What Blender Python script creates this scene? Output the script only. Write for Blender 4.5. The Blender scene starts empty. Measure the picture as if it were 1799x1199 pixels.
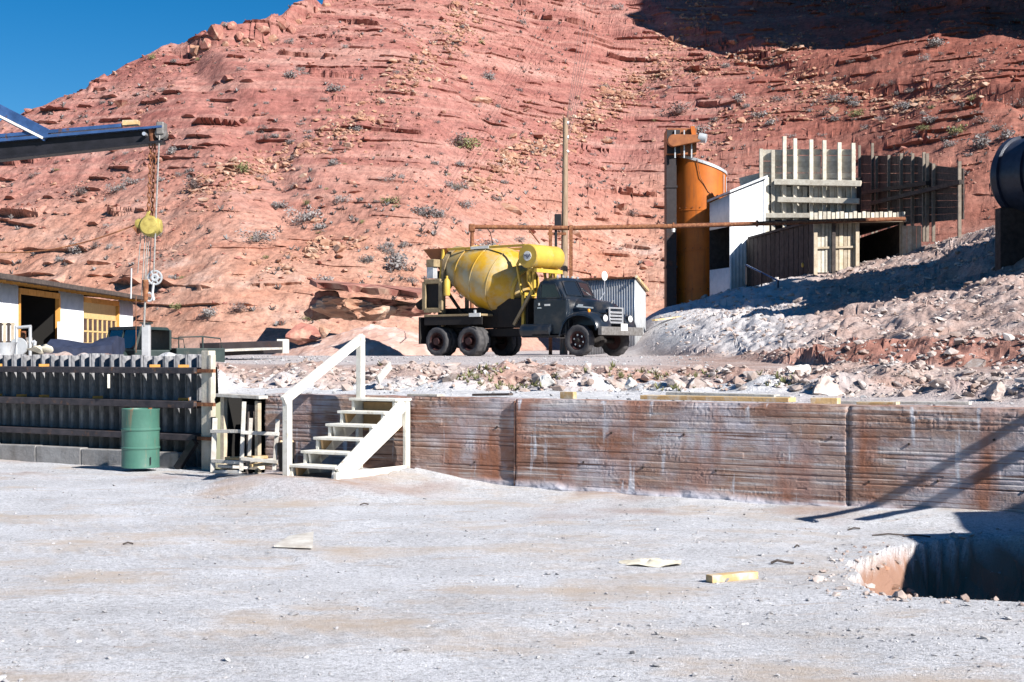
import bpy, bmesh, math, random
import numpy as np
from mathutils import Vector, Matrix

random.seed(7)
rng = np.random.default_rng(11)
scene = bpy.context.scene
COL = scene.collection

# ------------------------------------------------------------------ camera, sky, sun, exposure
F = 2498.6            # focal length in photograph pixels (50 mm lens)
CX, HY, EYE = 899.5, 625.0, 1.65
cam_d = bpy.data.cameras.new('camera')
cam_d.lens = 50.0
cam_d.sensor_width = 36.0
cam_d.shift_y = (HY - 599.5) / 1799.0
cam_d.clip_start = 0.1
cam_d.clip_end = 3000.0
cam = bpy.data.objects.new('camera', cam_d)
cam.location = (0, 0, EYE)
cam.rotation_euler = (math.radians(90), 0, 0)
COL.objects.link(cam)
scene.camera = cam

SUN_EL = math.radians(33.0)
SAZ = math.radians(134.0)              # clockwise from +Y: to the right of and behind the camera
S = Vector((math.cos(SUN_EL) * math.sin(SAZ), math.cos(SUN_EL) * math.cos(SAZ), math.sin(SUN_EL)))
world = bpy.data.worlds.new('World')
scene.world = world
world.use_nodes = True
wn = world.node_tree
sky = wn.nodes.new('ShaderNodeTexSky')
sky.sky_type = 'NISHITA'
sky.sun_disc = False
sky.sun_elevation = SUN_EL
sky.sun_rotation = SAZ
sky.altitude = 1500
sky.air_density = 1.0
sky.dust_density = 0.3
sky.ozone_density = 3.0
hs = wn.nodes.new('ShaderNodeHueSaturation')
hs.inputs['Saturation'].default_value = 1.45
wn.links.new(sky.outputs[0], hs.inputs['Color'])
wn.links.new(hs.outputs[0], wn.nodes['Background'].inputs[0])
wn.nodes['Background'].inputs[1].default_value = 0.052
sun_d = bpy.data.lights.new('sun', 'SUN')
sun_d.energy = 5.0
sun_d.angle = math.radians(0.5)
sun_d.color = (1.0, 0.955, 0.90)
sun = bpy.data.objects.new('sun', sun_d)
sun.rotation_euler = S.to_track_quat('Z', 'Y').to_euler()
sun.location = (30, -30, 60)
COL.objects.link(sun)
scene.view_settings.view_transform = 'Standard'
scene.view_settings.look = 'None'
scene.view_settings.exposure = 0.93
scene.view_settings.gamma = 1.0
scene.cycles.diffuse_bounces = 1

# ------------------------------------------------------------------ helpers
def P(px, py, d):
    return Vector(((px - CX) / F * d, d, EYE + (HY - py) / F * d))

def G(px, d, z):
    return Vector(((px - CX) / F * d, d, z))

def link(o, parent=None):
    COL.objects.link(o)
    if parent is not None:
        o.parent = parent
    return o

def tag(o, label=None, cat=None, group=None, kind=None):
    if label: o['label'] = label
    if cat: o['category'] = cat
    if group: o['group'] = group
    if kind: o['kind'] = kind
    return o

def empty(name, loc=(0, 0, 0), rz=0.0, label=None, cat=None, group=None):
    o = bpy.data.objects.new(name, None)
    o.location = loc
    o.rotation_euler = (0, 0, rz)
    o.empty_display_size = 0.2
    COL.objects.link(o)
    return tag(o, label, cat, group)

class MB:
    def __init__(s):
        s.v = []; s.f = []
    def add(s, vs, fs):
        o = len(s.v)
        s.v.extend([tuple(v) for v in vs])
        s.f.extend([tuple(i + o for i in f) for f in fs])
        return s
    def box(s, x0, x1, y0, y1, z0, z1):
        return s.add([(x0,y0,z0),(x1,y0,z0),(x1,y1,z0),(x0,y1,z0),(x0,y0,z1),(x1,y0,z1),(x1,y1,z1),(x0,y1,z1)],
                     [(0,3,2,1),(4,5,6,7),(0,1,5,4),(1,2,6,5),(2,3,7,6),(3,0,4,7)])
    def bar(s, p, q, w, h, up=(0, 0, 1)):
        p = Vector(p); q = Vector(q); d = (q - p).normalized(); up = Vector(up)
        if abs(d.dot(up)) > 0.97: up = Vector((0, 1, 0))
        a = d.cross(up).normalized() * (w / 2); b = a.cross(d).normalized() * (h / 2)
        vs = [p-a-b, p+a-b, p+a+b, p-a+b, q-a-b, q+a-b, q+a+b, q-a+b]
        return s.add(vs, [(0,3,2,1),(4,5,6,7),(0,1,5,4),(1,2,6,5),(2,3,7,6),(3,0,4,7)])
    def tube(s, p, q, r0, r1=None, n=10, cap=True):
        if r1 is None: r1 = r0
        p = Vector(p); q = Vector(q); d = (q - p).normalized()
        up = Vector((0, 0, 1)) if abs(d.z) < 0.95 else Vector((1, 0, 0))
        a = d.cross(up).normalized(); b = d.cross(a).normalized()
        vs = []
        for c, r in ((p, r0), (q, r1)):
            for i in range(n):
                t = 2 * math.pi * i / n
                vs.append(c + a * (r * math.cos(t)) + b * (r * math.sin(t)))
        fs = [(i, (i+1) % n, n + (i+1) % n, n + i) for i in range(n)]
        if cap: fs += [tuple(range(n-1, -1, -1)), tuple(range(n, 2*n))]
        return s.add(vs, fs)
    def path(s, pts, r, n=6):
        pts = [Vector(p) for p in pts]
        vs = []; fs = []
        for k, p in enumerate(pts):
            d = (pts[min(k+1, len(pts)-1)] - pts[max(k-1, 0)]).normalized()
            up = Vector((0, 0, 1)) if abs(d.z) < 0.9 else Vector((1, 0, 0))
            a = d.cross(up).normalized(); b = d.cross(a).normalized()
            for i in range(n):
                t = 2 * math.pi * i / n
                vs.append(p + a * (r * math.cos(t)) + b * (r * math.sin(t)))
        for k in range(len(pts) - 1):
            for i in range(n):
                fs.append((k*n+i, k*n+(i+1) % n, (k+1)*n+(i+1) % n, (k+1)*n+i))
        fs += [tuple(range(n-1, -1, -1)), tuple(range((len(pts)-1)*n, len(pts)*n))]
        return s.add(vs, fs)
    def lathe(s, prof, o=(0, 0, 0), axis='z', n=32, cap=True, fn=None):
        """prof: list of (r, t) along the axis"""
        vs = []; fs = []
        for k, (r, t) in enumerate(prof):
            for i in range(n):
                a = 2 * math.pi * i / n
                rr = r if fn is None else fn(r, k, i)
                c, q = rr * math.cos(a), rr * math.sin(a)
                if axis == 'z': v = (o[0]+c, o[1]+q, o[2]+t)
                elif axis == 'y': v = (o[0]+q, o[1]+t, o[2]+c)
                else: v = (o[0]+t, o[1]+c, o[2]+q)
                vs.append(v)
        for k in range(len(prof) - 1):
            for i in range(n):
                fs.append((k*n+i, k*n+(i+1) % n, (k+1)*n+(i+1) % n, (k+1)*n+i))
        if cap: fs += [tuple(range(n-1, -1, -1)), tuple(range((len(prof)-1)*n, len(prof)*n))]
        return s.add(vs, fs)
    def prism(s, poly, a, b):
        """poly: 3D points of one face, swept by vector (b - a) from offset a to offset b"""
        a = Vector(a); b = Vector(b); n = len(poly)
        vs = [Vector(p) + a for p in poly] + [Vector(p) + b for p in poly]
        fs = [tuple(range(n-1, -1, -1)), tuple(range(n, 2*n))]
        fs += [(i, (i+1) % n, n + (i+1) % n, n + i) for i in range(n)]
        return s.add(vs, fs)
    def loft(s, rings, close=True, cap=True):
        n = len(rings[0]); vs = [p for r in rings for p in r]; fs = []
        m = n if close else n - 1
        for k in range(len(rings) - 1):
            for i in range(m):
                fs.append((k*n+i, k*n+(i+1) % n, (k+1)*n+(i+1) % n, (k+1)*n+i))
        if cap: fs += [tuple(range(n-1, -1, -1)), tuple(range((len(rings)-1)*n, len(rings)*n))]
        return s.add(vs, fs)
    def mesh(s, name, m=None, smooth=False):
        me = bpy.data.meshes.new(name)
        me.from_pydata(s.v, [], s.f)
        bm = bmesh.new(); bm.from_mesh(me)
        bmesh.ops.recalc_face_normals(bm, faces=bm.faces)
        bm.to_mesh(me); bm.free()
        if m is not None: me.materials.append(m)
        if smooth:
            me.polygons.foreach_set('use_smooth', [True] * len(me.polygons))
            try: me.set_sharp_from_angle(angle=math.radians(38))
            except Exception: pass
        me.update()
        return me
    def build(s, name, m, parent=None, smooth=False, bevel=0.0, solid=0.0):
        o = bpy.data.objects.new(name, s.mesh(name, m, smooth))
        link(o, parent)
        if solid:
            md = o.modifiers.new('thickness', 'SOLIDIFY'); md.thickness = solid; md.offset = 0
        if bevel:
            md = o.modifiers.new('bevel', 'BEVEL'); md.width = bevel; md.segments = 2; md.limit_method = 'ANGLE'
            md.angle_limit = math.radians(35)
        return o

def npmesh(name, V, Fc, m, smooth=False, attr=None):
    me = bpy.data.meshes.new(name)
    V = np.asarray(V, dtype=np.float32); Fc = np.asarray(Fc, dtype=np.int32)
    k = Fc.shape[1]
    me.vertices.add(len(V)); me.vertices.foreach_set('co', V.ravel())
    me.loops.add(Fc.size); me.loops.foreach_set('vertex_index', Fc.ravel())
    me.polygons.add(len(Fc)); me.polygons.foreach_set('loop_start', np.arange(0, Fc.size, k, dtype=np.int32))
    try: me.polygons.foreach_set('loop_total', np.full(len(Fc), k, dtype=np.int32))
    except Exception: pass
    me.polygons.foreach_set('use_smooth', np.full(len(Fc), bool(smooth)))
    if attr is not None:
        for an, av in attr.items():
            at = me.attributes.new(an, 'FLOAT', 'POINT'); at.data.foreach_set('value', np.asarray(av, dtype=np.float32))
    if m is not None: me.materials.append(m)
    me.update(calc_edges=True); me.validate()
    return me

def corr(mb, p0, p1, zb0, zb1, zt0, zt1, wl=0.08, amp=0.012, per=6, square=False, rows=1, dent=0.0):
    """corrugated sheet between plan points p0 and p1"""
    p0 = Vector((p0[0], p0[1], 0)); p1 = Vector((p1[0], p1[1], 0)); L = (p1 - p0).length; d = (p1 - p0) / L
    nrm = Vector((d.y, -d.x, 0)); n = max(2, int(L / wl * per))
    vs = []; fs = []
    for j in range(rows + 1):
        q = j / rows
        for i in range(n + 1):
            t = i / n; w = math.sin(2 * math.pi * t * L / wl)
            if square: w = max(-1, min(1, 2.2 * w))
            o = amp * w + dent * random.uniform(-1, 1)
            z = (zb0 + (zb1-zb0)*t) * (1-q) + (zt0 + (zt1-zt0)*t) * q
            p = p0 + d * (L * t) + nrm * o
            vs.append((p.x, p.y, z))
    for j in range(rows):
        for i in range(n):
            a = j*(n+1)+i
            fs.append((a, a+1, a+n+2, a+n+1))
    return mb.add(vs, fs)

# value noise -------------------------------------------------------
_tab = np.random.default_rng(3).random((256, 256))
def vn(x, y, s=0):
    x = np.asarray(x, float) + 17.3 * s; y = np.asarray(y, float) + 9.1 * s
    xi = np.floor(x).astype(int); yi = np.floor(y).astype(int)
    fx = x - xi; fy = y - yi
    fx = fx*fx*(3-2*fx); fy = fy*fy*(3-2*fy)
    a = _tab[xi % 256, yi % 256]; b = _tab[(xi+1) % 256, yi % 256]
    c = _tab[xi % 256, (yi+1) % 256]; d = _tab[(xi+1) % 256, (yi+1) % 256]
    return (a*(1-fx)+b*fx)*(1-fy) + (c*(1-fx)+d*fx)*fy - 0.5
def fbm(x, y, o=4, s=0):
    r = 0; a = 1.0
    for i in range(o):
        r = r + a * vn(x * 2**i, y * 2**i, s + i); a *= 0.5
    return r
def ss(a, b, x):
    t = np.clip((np.asarray(x, float) - a) / (b - a), 0, 1); return t*t*(3-2*t)

# materials ---------------------------------------------------------
def _rgb(c): return (c[0], c[1], c[2], 1.0)
def mat(name, c1, c2=None, scale=4.0, rough=0.8, bump=0.0, bscale=30.0, metal=0.0, rand=0.0, stretch=(1, 1, 1),
        c3=None, s3=2.0, t3=(0.52, 0.66), st3=(1, 1, 1), spec=0.35, contrast=(0.35, 0.65)):
    m = bpy.data.materials.new(name); m.use_nodes = True
    nt = m.node_tree; N = nt.nodes; Lk = nt.links; b = N['Principled BSDF']
    b.inputs['Roughness'].default_value = rough; b.inputs['Metallic'].default_value = metal
    b.inputs['Specular IOR Level'].default_value = spec
    tc = N.new('ShaderNodeTexCoord')
    def noise(sc, st, det=5):
        mp = N.new('ShaderNodeMapping'); mp.inputs['Scale'].default_value = st
        Lk.new(tc.outputs['Object'], mp.inputs[0])
        n = N.new('ShaderNodeTexNoise'); n.inputs['Scale'].default_value = sc; n.inputs['Detail'].default_value = det
        n.inputs['Roughness'].default_value = 0.65
        Lk.new(mp.outputs[0], n.inputs['Vector']); return n
    col = None
    if c2 is not None:
        n = noise(scale, stretch); r = N.new('ShaderNodeValToRGB')
        r.color_ramp.elements[0].position = contrast[0]; r.color_ramp.elements[1].position = contrast[1]
        r.color_ramp.elements[0].color = _rgb(c1); r.color_ramp.elements[1].color = _rgb(c2)
        Lk.new(n.outputs[0], r.inputs[0]); col = r.outputs[0]
    if c3 is not None:
        n = noise(s3, st3); r = N.new('ShaderNodeValToRGB')
        r.color_ramp.elements[0].position = t3[0]; r.color_ramp.elements[1].position = t3[1]
        Lk.new(n.outputs[0], r.inputs[0])
        mx = N.new('ShaderNodeMixRGB'); mx.inputs[2].default_value = _rgb(c3); Lk.new(r.outputs[0], mx.inputs[0])
        if col is not None: Lk.new(col, mx.inputs[1])
        else: mx.inputs[1].default_value = _rgb(c1)
        col = mx.outputs[0]
    if rand > 0:
        oi = N.new('ShaderNodeObjectInfo'); mr = N.new('ShaderNodeMapRange')
        mr.inputs[3].default_value = 1 - rand; mr.inputs[4].default_value = 1 + rand
        Lk.new(oi.outputs['Random'], mr.inputs[0])
        hv = N.new('ShaderNodeHueSaturation'); Lk.new(mr.outputs[0], hv.inputs['Value'])
        if col is not None: Lk.new(col, hv.inputs['Color'])
        else: hv.inputs['Color'].default_value = _rgb(c1)
        col = hv.outputs[0]
    if col is not None: Lk.new(col, b.inputs['Base Color'])
    else: b.inputs['Base Color'].default_value = _rgb(c1)
    if bump > 0:
        n = noise(bscale, stretch, 4); bp = N.new('ShaderNodeBump'); bp.inputs['Strength'].default_value = bump
        bp.inputs['Distance'].default_value = 0.02
        Lk.new(n.outputs[0], bp.inputs['Height']); Lk.new(bp.outputs[0], b.inputs['Normal'])
    return m

M = {}
M['white_paint'] = mat('white_paint', (.80, .775, .70), (.66, .63, .54), 9, .6, .2, 60, c3=(.42, .35, .26), s3=6, t3=(.58, .74))
M['ply'] = mat('raw_plywood', (.52, .34, .17), (.40, .25, .12), 6, .8, .2, 40)
M['timber'] = mat('weathered_timber', (.60, .52, .40), (.45, .36, .25), 5, .85, .4, 30, rand=.22, stretch=(1, 1, 1))
M['timber_grey'] = mat('grey_timber', (.64, .60, .51), (.47, .42, .34), 5, .85, .4, 30, rand=.22)
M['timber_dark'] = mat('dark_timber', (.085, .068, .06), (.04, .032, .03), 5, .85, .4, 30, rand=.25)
M['timber_shaded'] = mat('shaded_timber', (.30, .25, .20), (.19, .155, .125), 5, .85, .4, 30, rand=.2)  # darker timber copy, paints shade onto the return wall posts
M['fresh_lumber'] = mat('fresh_lumber', (.62, .44, .22), (.48, .31, .14), 7, .75, .3, 40, rand=.15, c3=(.62, .58, .5), s3=6, t3=(.5, .7))
M['grey_lumber'] = mat('grey_lumber', (.60, .58, .53), (.42, .38, .33), 7, .8, .3, 40, rand=.15)
M['rust'] = mat('rusty_steel', (.26, .10, .045), (.12, .045, .025), 9, .85, .4, 40, c3=(.34, .17, .08), s3=14)
M['steel_dark'] = mat('dark_steel', (.016, .016, .022), (.008, .008, .011), 6, .5, .2, 40, metal=.1)
M['steel_blue'] = mat('blue_painted_steel', (.06, .13, .30), (.035, .075, .18), 5, .25, .1, 30, metal=.35, c3=(.14, .07, .04), s3=6, t3=(.62, .7))
M['galv'] = mat('galvanised_steel', (.62, .64, .66), (.45, .46, .47), 3, .42, .1, 30, metal=.35, c3=(.34, .20, .11), s3=3, t3=(.62, .78), st3=(3, 3, .6))
M['white_corr'] = mat('white_corrugated', (.80, .82, .84), (.66, .69, .72), 2.5, .5, .1, 20, c3=(.45, .40, .33), s3=3, t3=(.62, .82), st3=(3, 3, .5))
M['pile'] = mat('steel_pile', (.27, .27, .28), (.13, .13, .14), 5, .7, .4, 25, c3=(.36, .35, .34), s3=4, t3=(.5, .7), st3=(2, 2, .7), rand=.15)
M['waler'] = mat('waler_steel', (.07, .06, .065), (.03, .028, .034), 6, .7, .4, 30, c3=(.20, .10, .05), s3=5, t3=(.58, .7))
M['sill'] = mat('pale_concrete', (.34, .33, .32), (.22, .21, .20), 4, .9, .5, 30, c3=(.20, .18, .16), s3=2, t3=(.55, .75), st3=(2, 2, .4))
M['orange_silo'] = mat('orange_paint', (.54, .145, .017), (.45, .115, .015), 1.6, .5, .08, 20, c3=(.20, .075, .025), s3=1.4, t3=(.52, .74), st3=(2.5, 2.5, .25))
M['orange_wood'] = mat('orange_wood', (.58, .29, .07), (.47, .22, .05), 5, .75, .2, 40, rand=.12)
M['door_tan'] = mat('tan_door_paint', (.58, .43, .20), (.50, .36, .16), 5, .7, .2, 30)
M['elev_dark'] = mat('elevator_paint', (.035, .028, .03), (.02, .016, .018), 3, .6, .1, 20, c3=(.09, .035, .02), s3=3, t3=(.58, .72))
M['brown_box'] = mat('brown_housing', (.33, .12, .04), (.22, .075, .03), 3, .55, .1, 20)
M['yellow'] = mat('yellow_mixer_paint', (.58, .335, .022), (.48, .25, .018), 2.2, .5, .1, 30, c3=(.42, .38, .25), s3=1.3, t3=(.42, .66), rand=.04)
M['yellow_clean'] = mat('yellow_paint', (.57, .39, .07), (.49, .31, .045), 3, .5, .1, 30, c3=(.42, .35, .20), s3=3, t3=(.58, .75))
M['hoist_yellow'] = mat('hoist_yellow', (.44, .36, .10), (.30, .23, .06), 14, .55, .1, 30, c3=(.15, .10, .05), s3=9, t3=(.6, .7))
M['truck'] = mat('dark_green_paint', (.013, .020, .031), (.009, .014, .022), 3, .28, .03, 40, c3=(.075, .066, .06), s3=2.4, t3=(.48, .78), spec=.5)
M['chassis'] = mat('chassis_black', (.014, .013, .014), (.022, .018, .016), 5, .8, .2, 30)
M['tyre'] = mat('tyre_rubber', (.045, .045, .05), (.085, .08, .08), 8, .85, .3, 40)
M['rim'] = mat('red_rim', (.05, .016, .015), (.025, .011, .011), 8, .6, .1, 30)
M['chrome'] = mat('chrome', (.72, .73, .75), (.55, .56, .58), 8, .25, .0, 10, metal=.6)
M['bumper'] = mat('bumper_steel', (.22, .21, .205), (.13, .12, .11), 10, .5, .2, 30, metal=.2)
M['lamp_glass'] = mat('lamp_glass', (.80, .80, .78), None, rough=.15, spec=.6)
M['lamp_orange'] = mat('orange_lamp', (.75, .28, .02), None, rough=.25)
M['glass'] = mat('dark_glass', (.012, .016, .022), None, rough=.06, spec=.7)
M['plate'] = mat('plate_white', (.78, .77, .72), None, rough=.5)
M['ink'] = mat('dark_ink', (.02, .03, .10), None, rough=.6)
M['tan_metal'] = mat('tan_frame', (.34, .26, .15), (.22, .16, .09), 6, .6, .2, 30)
M['green_drum'] = mat('green_drum', (.065, .165, .125), (.05, .13, .10), 3, .45, .1, 20, c3=(.24, .14, .08), s3=3.2, t3=(.60, .72), st3=(2.4, 2.4, .35))
M['olive'] = mat('olive_paint', (.028, .045, .042), (.018, .028, .028), 4, .5, .1, 30, c3=(.11, .10, .085), s3=3, t3=(.55, .8))
M['navy'] = mat('navy_tarp', (.035, .045, .085), (.02, .026, .05), 6, .7, .4, 12)
M['black'] = mat('interior_shade', (.012, .011, .010), None, rough=.95)  # near-black paints in the unlit depth of garage and doorway
M['rope'] = mat('wire_rope', (.34, .33, .31), (.20, .19, .18), 30, .6)
M['wire'] = mat('line_wire', (.13, .10, .09), None, rough=.6)
M['pole'] = mat('pole_wood', (.36, .26, .18), (.22, .15, .10), 5, .85, .4, 30, stretch=(3, 3, .4))
M['tank'] = mat('tank_navy', (.035, .045, .075), (.02, .026, .045), 3, .38, .1, 20)
M['limestone'] = mat('pale_boulder', (.74, .73, .70), (.58, .56, .52), 4, .9, .6, 12)
M['paper'] = mat('paper_sack', (.66, .62, .52), (.52, .47, .36), 6, .85, .3, 20)
# ------------------------------------------------------------------ setting: yard, wall line, terrain
WN = Vector((0.545, 0.8384, 0)).normalized()      # unit normal of the retaining wall, pointing away from the camera
WT = Vector((WN.y, -WN.x, 0))                     # along the wall, to the right
WC = 14.44                                        # WN . P on the wall's face
PC = 15.19                                        # the same for the steel pile wall
def wall_pt(px, c=WC, z=0.0):
    u = (px - CX) / F; d = c / (WN.x * u + WN.y)
    return Vector((u * d, d, z))

def ground_mat(name, kind):
    m = bpy.data.materials.new(name); m.use_nodes = True
    nt = m.node_tree; N = nt.nodes; Lk = nt.links; b = N['Principled BSDF']
    b.inputs['Roughness'].default_value = 0.95; b.inputs['Specular IOR Level'].default_value = 0.1
    tc = N.new('ShaderNodeTexCoord')
    def noise(sc, st=(1, 1, 1), det=6, ro=.62):
        mp = N.new('ShaderNodeMapping'); mp.inputs['Scale'].default_value = st; Lk.new(tc.outputs['Object'], mp.inputs[0])
        n = N.new('ShaderNodeTexNoise'); n.inputs['Scale'].default_value = sc; n.inputs['Detail'].default_value = det
        n.inputs['Roughness'].default_value = ro; Lk.new(mp.outputs[0], n.inputs['Vector']); return n.outputs[0]
    def ramp(src, stops):
        r = N.new('ShaderNodeValToRGB'); e = r.color_ramp.elements
        while len(e) < len(stops): e.new(0.5)
        for i, (p, c) in enumerate(stops): e[i].position = p; e[i].color = _rgb(c)
        Lk.new(src, r.inputs[0]); return r.outputs[0]
    def mix(f, a, c, mode='MIX'):
        x = N.new('ShaderNodeMixRGB'); x.blend_type = mode
        if isinstance(f, float): x.inputs[0].default_value = f
        else: Lk.new(f, x.inputs[0])
        for i, k in ((1, a), (2, c)):
            if isinstance(k, tuple): x.inputs[i].default_value = _rgb(k)
            else: Lk.new(k, x.inputs[i])
        return x.outputs[0]
    def att(nm):
        a = N.new('ShaderNodeAttribute'); a.attribute_name = nm; return a.outputs['Fac']
    g = lambda v: (v, v, v)
    if kind == 'yard':
        base = ramp(noise(.9), [(.30, (.50, .50, .515)), (.62, (.64, .645, .67))])
        fine = ramp(noise(55, det=4, ro=.7), [(.30, g(.42)), (.50, g(1.0)), (.70, g(1.28))])
        mid = ramp(noise(20, det=4, ro=.75), [(.34, g(.62)), (.47, g(.97)), (.56, g(1.04)), (.68, g(1.25))])
        base = mix(.85, base, fine, 'MULTIPLY'); base = mix(.9, base, mid, 'MULTIPLY')
        tan = ramp(noise(.6, (.8, 1.3, 1), 8, .7), [(.50, g(0)), (.66, g(.85))])
        tan2 = ramp(noise(2.6, (.5, 1.8, 1)), [(.60, g(0)), (.72, g(.7))])
        base = mix(tan, base, (.52, .42, .33)); base = mix(tan2, base, (.45, .34, .26)); base = mix(att('rut'), base, (.47, .40, .34))
        spill = ramp(noise(1.7, (.8, 1.6, 1), 7, .7), [(.61, g(0)), (.66, g(.45))]); base = mix(spill, base, (.42, .345, .28))
        wash = ramp(noise(.8, (.5, 1.2, 1), 7, .7), [(.58, g(0)), (.68, g(.35))]); base = mix(wash, base, (.74, .74, .77))
        base = mix(att('soil'), base, (.34, .20, .145))
        base = mix(att('pit_shade'), base, (.15, .085, .06))  # deep trench soil darkened: shade put into the colour
        base = mix(att('lime'), base, (.66, .66, .68))
        bp_sc = 75; bs = .75
    else:
        hz = noise(.11)
        red = ramp(noise(.16, (1, 1, 1.6)), [(.32, (.26, .100, .086)), (.5, (.335, .150, .128)), (.66, (.41, .225, .195))])
        strat = ramp(noise(.55, (.10, .10, 2.4), 5), [(.36, (.21, .070, .060)), (.5, (.34, .150, .122)), (.63, (.47, .28, .23))])
        red = mix(.45, red, strat)
        low = ramp(noise(.25, (1, 1, 2.0)), [(.34, (.42, .20, .135)), (.55, (.47, .27, .20)), (.7, (.52, .36, .30))])
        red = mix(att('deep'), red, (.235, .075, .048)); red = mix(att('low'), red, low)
        sp = ramp(noise(2.3, det=6, ro=.75), [(.34, g(.42)), (.5, g(.92)), (.68, g(1.32))])
        red = mix(.75, red, sp, 'MULTIPLY')
        grav = ramp(noise(1.1), [(.32, (.32, .215, .18)), (.55, (.41, .31, .275)), (.7, (.50, .43, .40))])
        sp2 = ramp(noise(14, det=4, ro=.7), [(.32, g(.55)), (.52, g(1)), (.7, g(1.2))])
        grav = mix(.8, grav, sp2, 'MULTIPLY')
        pale = ramp(noise(3.0), [(.35, (.46, .46, .47)), (.65, (.62, .62, .63))])
        grav = mix(att('pale'), grav, pale)
        base = mix(att('hill'), grav, red)
        bp_sc = 9; bs = .55
    Lk.new(base, b.inputs['Base Color'])
    bp = N.new('ShaderNodeBump'); bp.inputs['Strength'].default_value = bs; bp.inputs['Distance'].default_value = .03 if kind == 'yard' else .12
    Lk.new(noise(bp_sc, det=5, ro=.7), bp.inputs['Height']); Lk.new(bp.outputs[0], b.inputs['Normal'])
    return m
M['yard'] = ground_mat('yard_gravel', 'yard')
M['terrain'] = ground_mat('hill_soil', 'hill')

def grid_faces(nr, nc):
    i = np.arange(nr - 1)[:, None] * nc + np.arange(nc - 1)[None, :]
    i = i.ravel()
    return np.stack([i, i + 1, i + nc + 1, i + nc], 1)

# yard -------------------------------------------------------------
def pit_depth(X, Y):
    # a trench at the right edge; its mouth widens away from the camera
    edge_l = np.interp(Y, [9.3, 9.75, 10.6, 11.4, 12.4, 13.0], [4.4, 2.5, 2.55, 2.75, 3.35, 4.2])
    wl = (X - edge_l + .14 * fbm(X * 2.6, Y * 2.6, 3, 5)) / .85
    near = np.interp(X, [2.3, 3.4, 6, 8], [9.9, 9.45, 9.1, 9.0])
    wn_ = (Y - near) / .22
    far = (13.05 - Y + .10 * fbm(X * 1.5, Y * 1.5, 2, 6)) / 1.3
    right = (8.0 - X) / .8
    w = np.minimum(np.minimum(wl, wn_), np.minimum(far, right))
    return np.clip(w, 0, 1.0)
def yard_z(X, Y):
    z = .04 * fbm(X * .35, Y * .35, 3, 2) + .010 * fbm(X * 2.1, Y * 2.1, 3, 4)
    a = X * WN.x + Y * WN.y; t = X * WT.x + Y * WT.y
    ts = -2.0 * WT.x + 17.0 * WT.y                                 # along-wall position of the steps
    m = np.exp(-((t - ts + .55) / 1.35) ** 2) * ss(11.9, 12.9, a)
    z = z + .19 * np.clip(m * 1.25, 0, 1)
    # dirt thrown up against the wall foot
    z = z + (.05 + .05 * fbm(t * 1.3, a, 3, 9)) * ss(13.5, 14.4, a) * (t > -11)
    z = z + .06 * ss(13.2, 14.2, a) * np.exp(-((t + 3.6) / 1.1) ** 2)
    return z
us = np.concatenate([np.linspace(-2.2, -.43, 40)[:-1], np.linspace(-.43, .43, 520), np.linspace(.43, 2.2, 40)[1:]])
nr = 350
vv = np.linspace(0, 1, nr)
Ug, Vg = np.meshgrid(us, vv)
dend = np.interp(Ug, [-.24, -.195], [16.2, 14.62]) / np.maximum(WN.x * Ug + WN.y, .12)
dend = np.minimum(dend, 60)
inv0, inv1 = 1 / 2.2, 1 / dend
D = 1 / (inv0 + (inv1 - inv0) * Vg ** .9)
X = Ug * D; Y = D
Z = yard_z(X, Y)
pit = pit_depth(X, Y)
Z = Z - 1.6 * pit + (.16 * fbm(X * 2.6, Y * 2.6, 4, 8) + .05 * np.abs(vn(X * 13, Y * 13, 19))) * ss(.02, .3, pit)
Z = Z + .006 * fbm(X * 6, Y * 6, 2, 12)
rut = np.zeros_like(X)
for c0, sl_, cv in ((8.2, .10, .012), (11.2, -.16, .010), (6.6, .02, .02)):       # wheel tracks across the yard
    for off_ in (0, 1.75):
        lat = Y - (c0 + off_ + sl_ * X + cv * X * X) + .06 * vn(X * .8, Y * 0, 17)
        rut = np.maximum(rut, np.exp(-(lat / .16) ** 2) * (.35 + .65 * (vn(X * .5, c0, 18) > -.1)) * (.6 + .4 * np.sin(X * 34 + lat * 20)))
rut = rut * (pit < .01)
Z = Z - .012 * rut
X = X + .16 * fbm(Y * 3, Z * 5, 3, 22) * ss(.04, .2, pit); Y = Y + .16 * fbm(X * 3, Z * 5, 3, 23) * ss(.04, .2, pit)
A = X * WN.x + Y * WN.y
T_ = X * WT.x + Y * WT.y
lime = ss(13.6, 14.3, A) * ss(.0, .25, fbm(T_ * 1.2, A * 3, 3, 21)) * (T_ > -7)
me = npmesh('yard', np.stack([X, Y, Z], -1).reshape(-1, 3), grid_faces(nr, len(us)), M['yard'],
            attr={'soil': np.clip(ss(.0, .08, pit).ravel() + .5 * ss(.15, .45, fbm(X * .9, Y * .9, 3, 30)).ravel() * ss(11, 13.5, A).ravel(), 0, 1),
                  'lime': lime.ravel(), 'rut': .4 * rut.ravel(), 'pit_shade': ss(.30, .75, pit).ravel()})
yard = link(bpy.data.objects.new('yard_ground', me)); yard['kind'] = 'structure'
YX, YY, YZ = X, Y, Z

# upper terrain and hill -------------------------------------------
KPX = np.array([-2400, -600, 0, 240, 380, 400, 730, 1060, 1100, 1130, 1250, 1400, 1500, 1620, 1770, 2300, 3600], float)
def tab(*r): return np.array(r, float)
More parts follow.
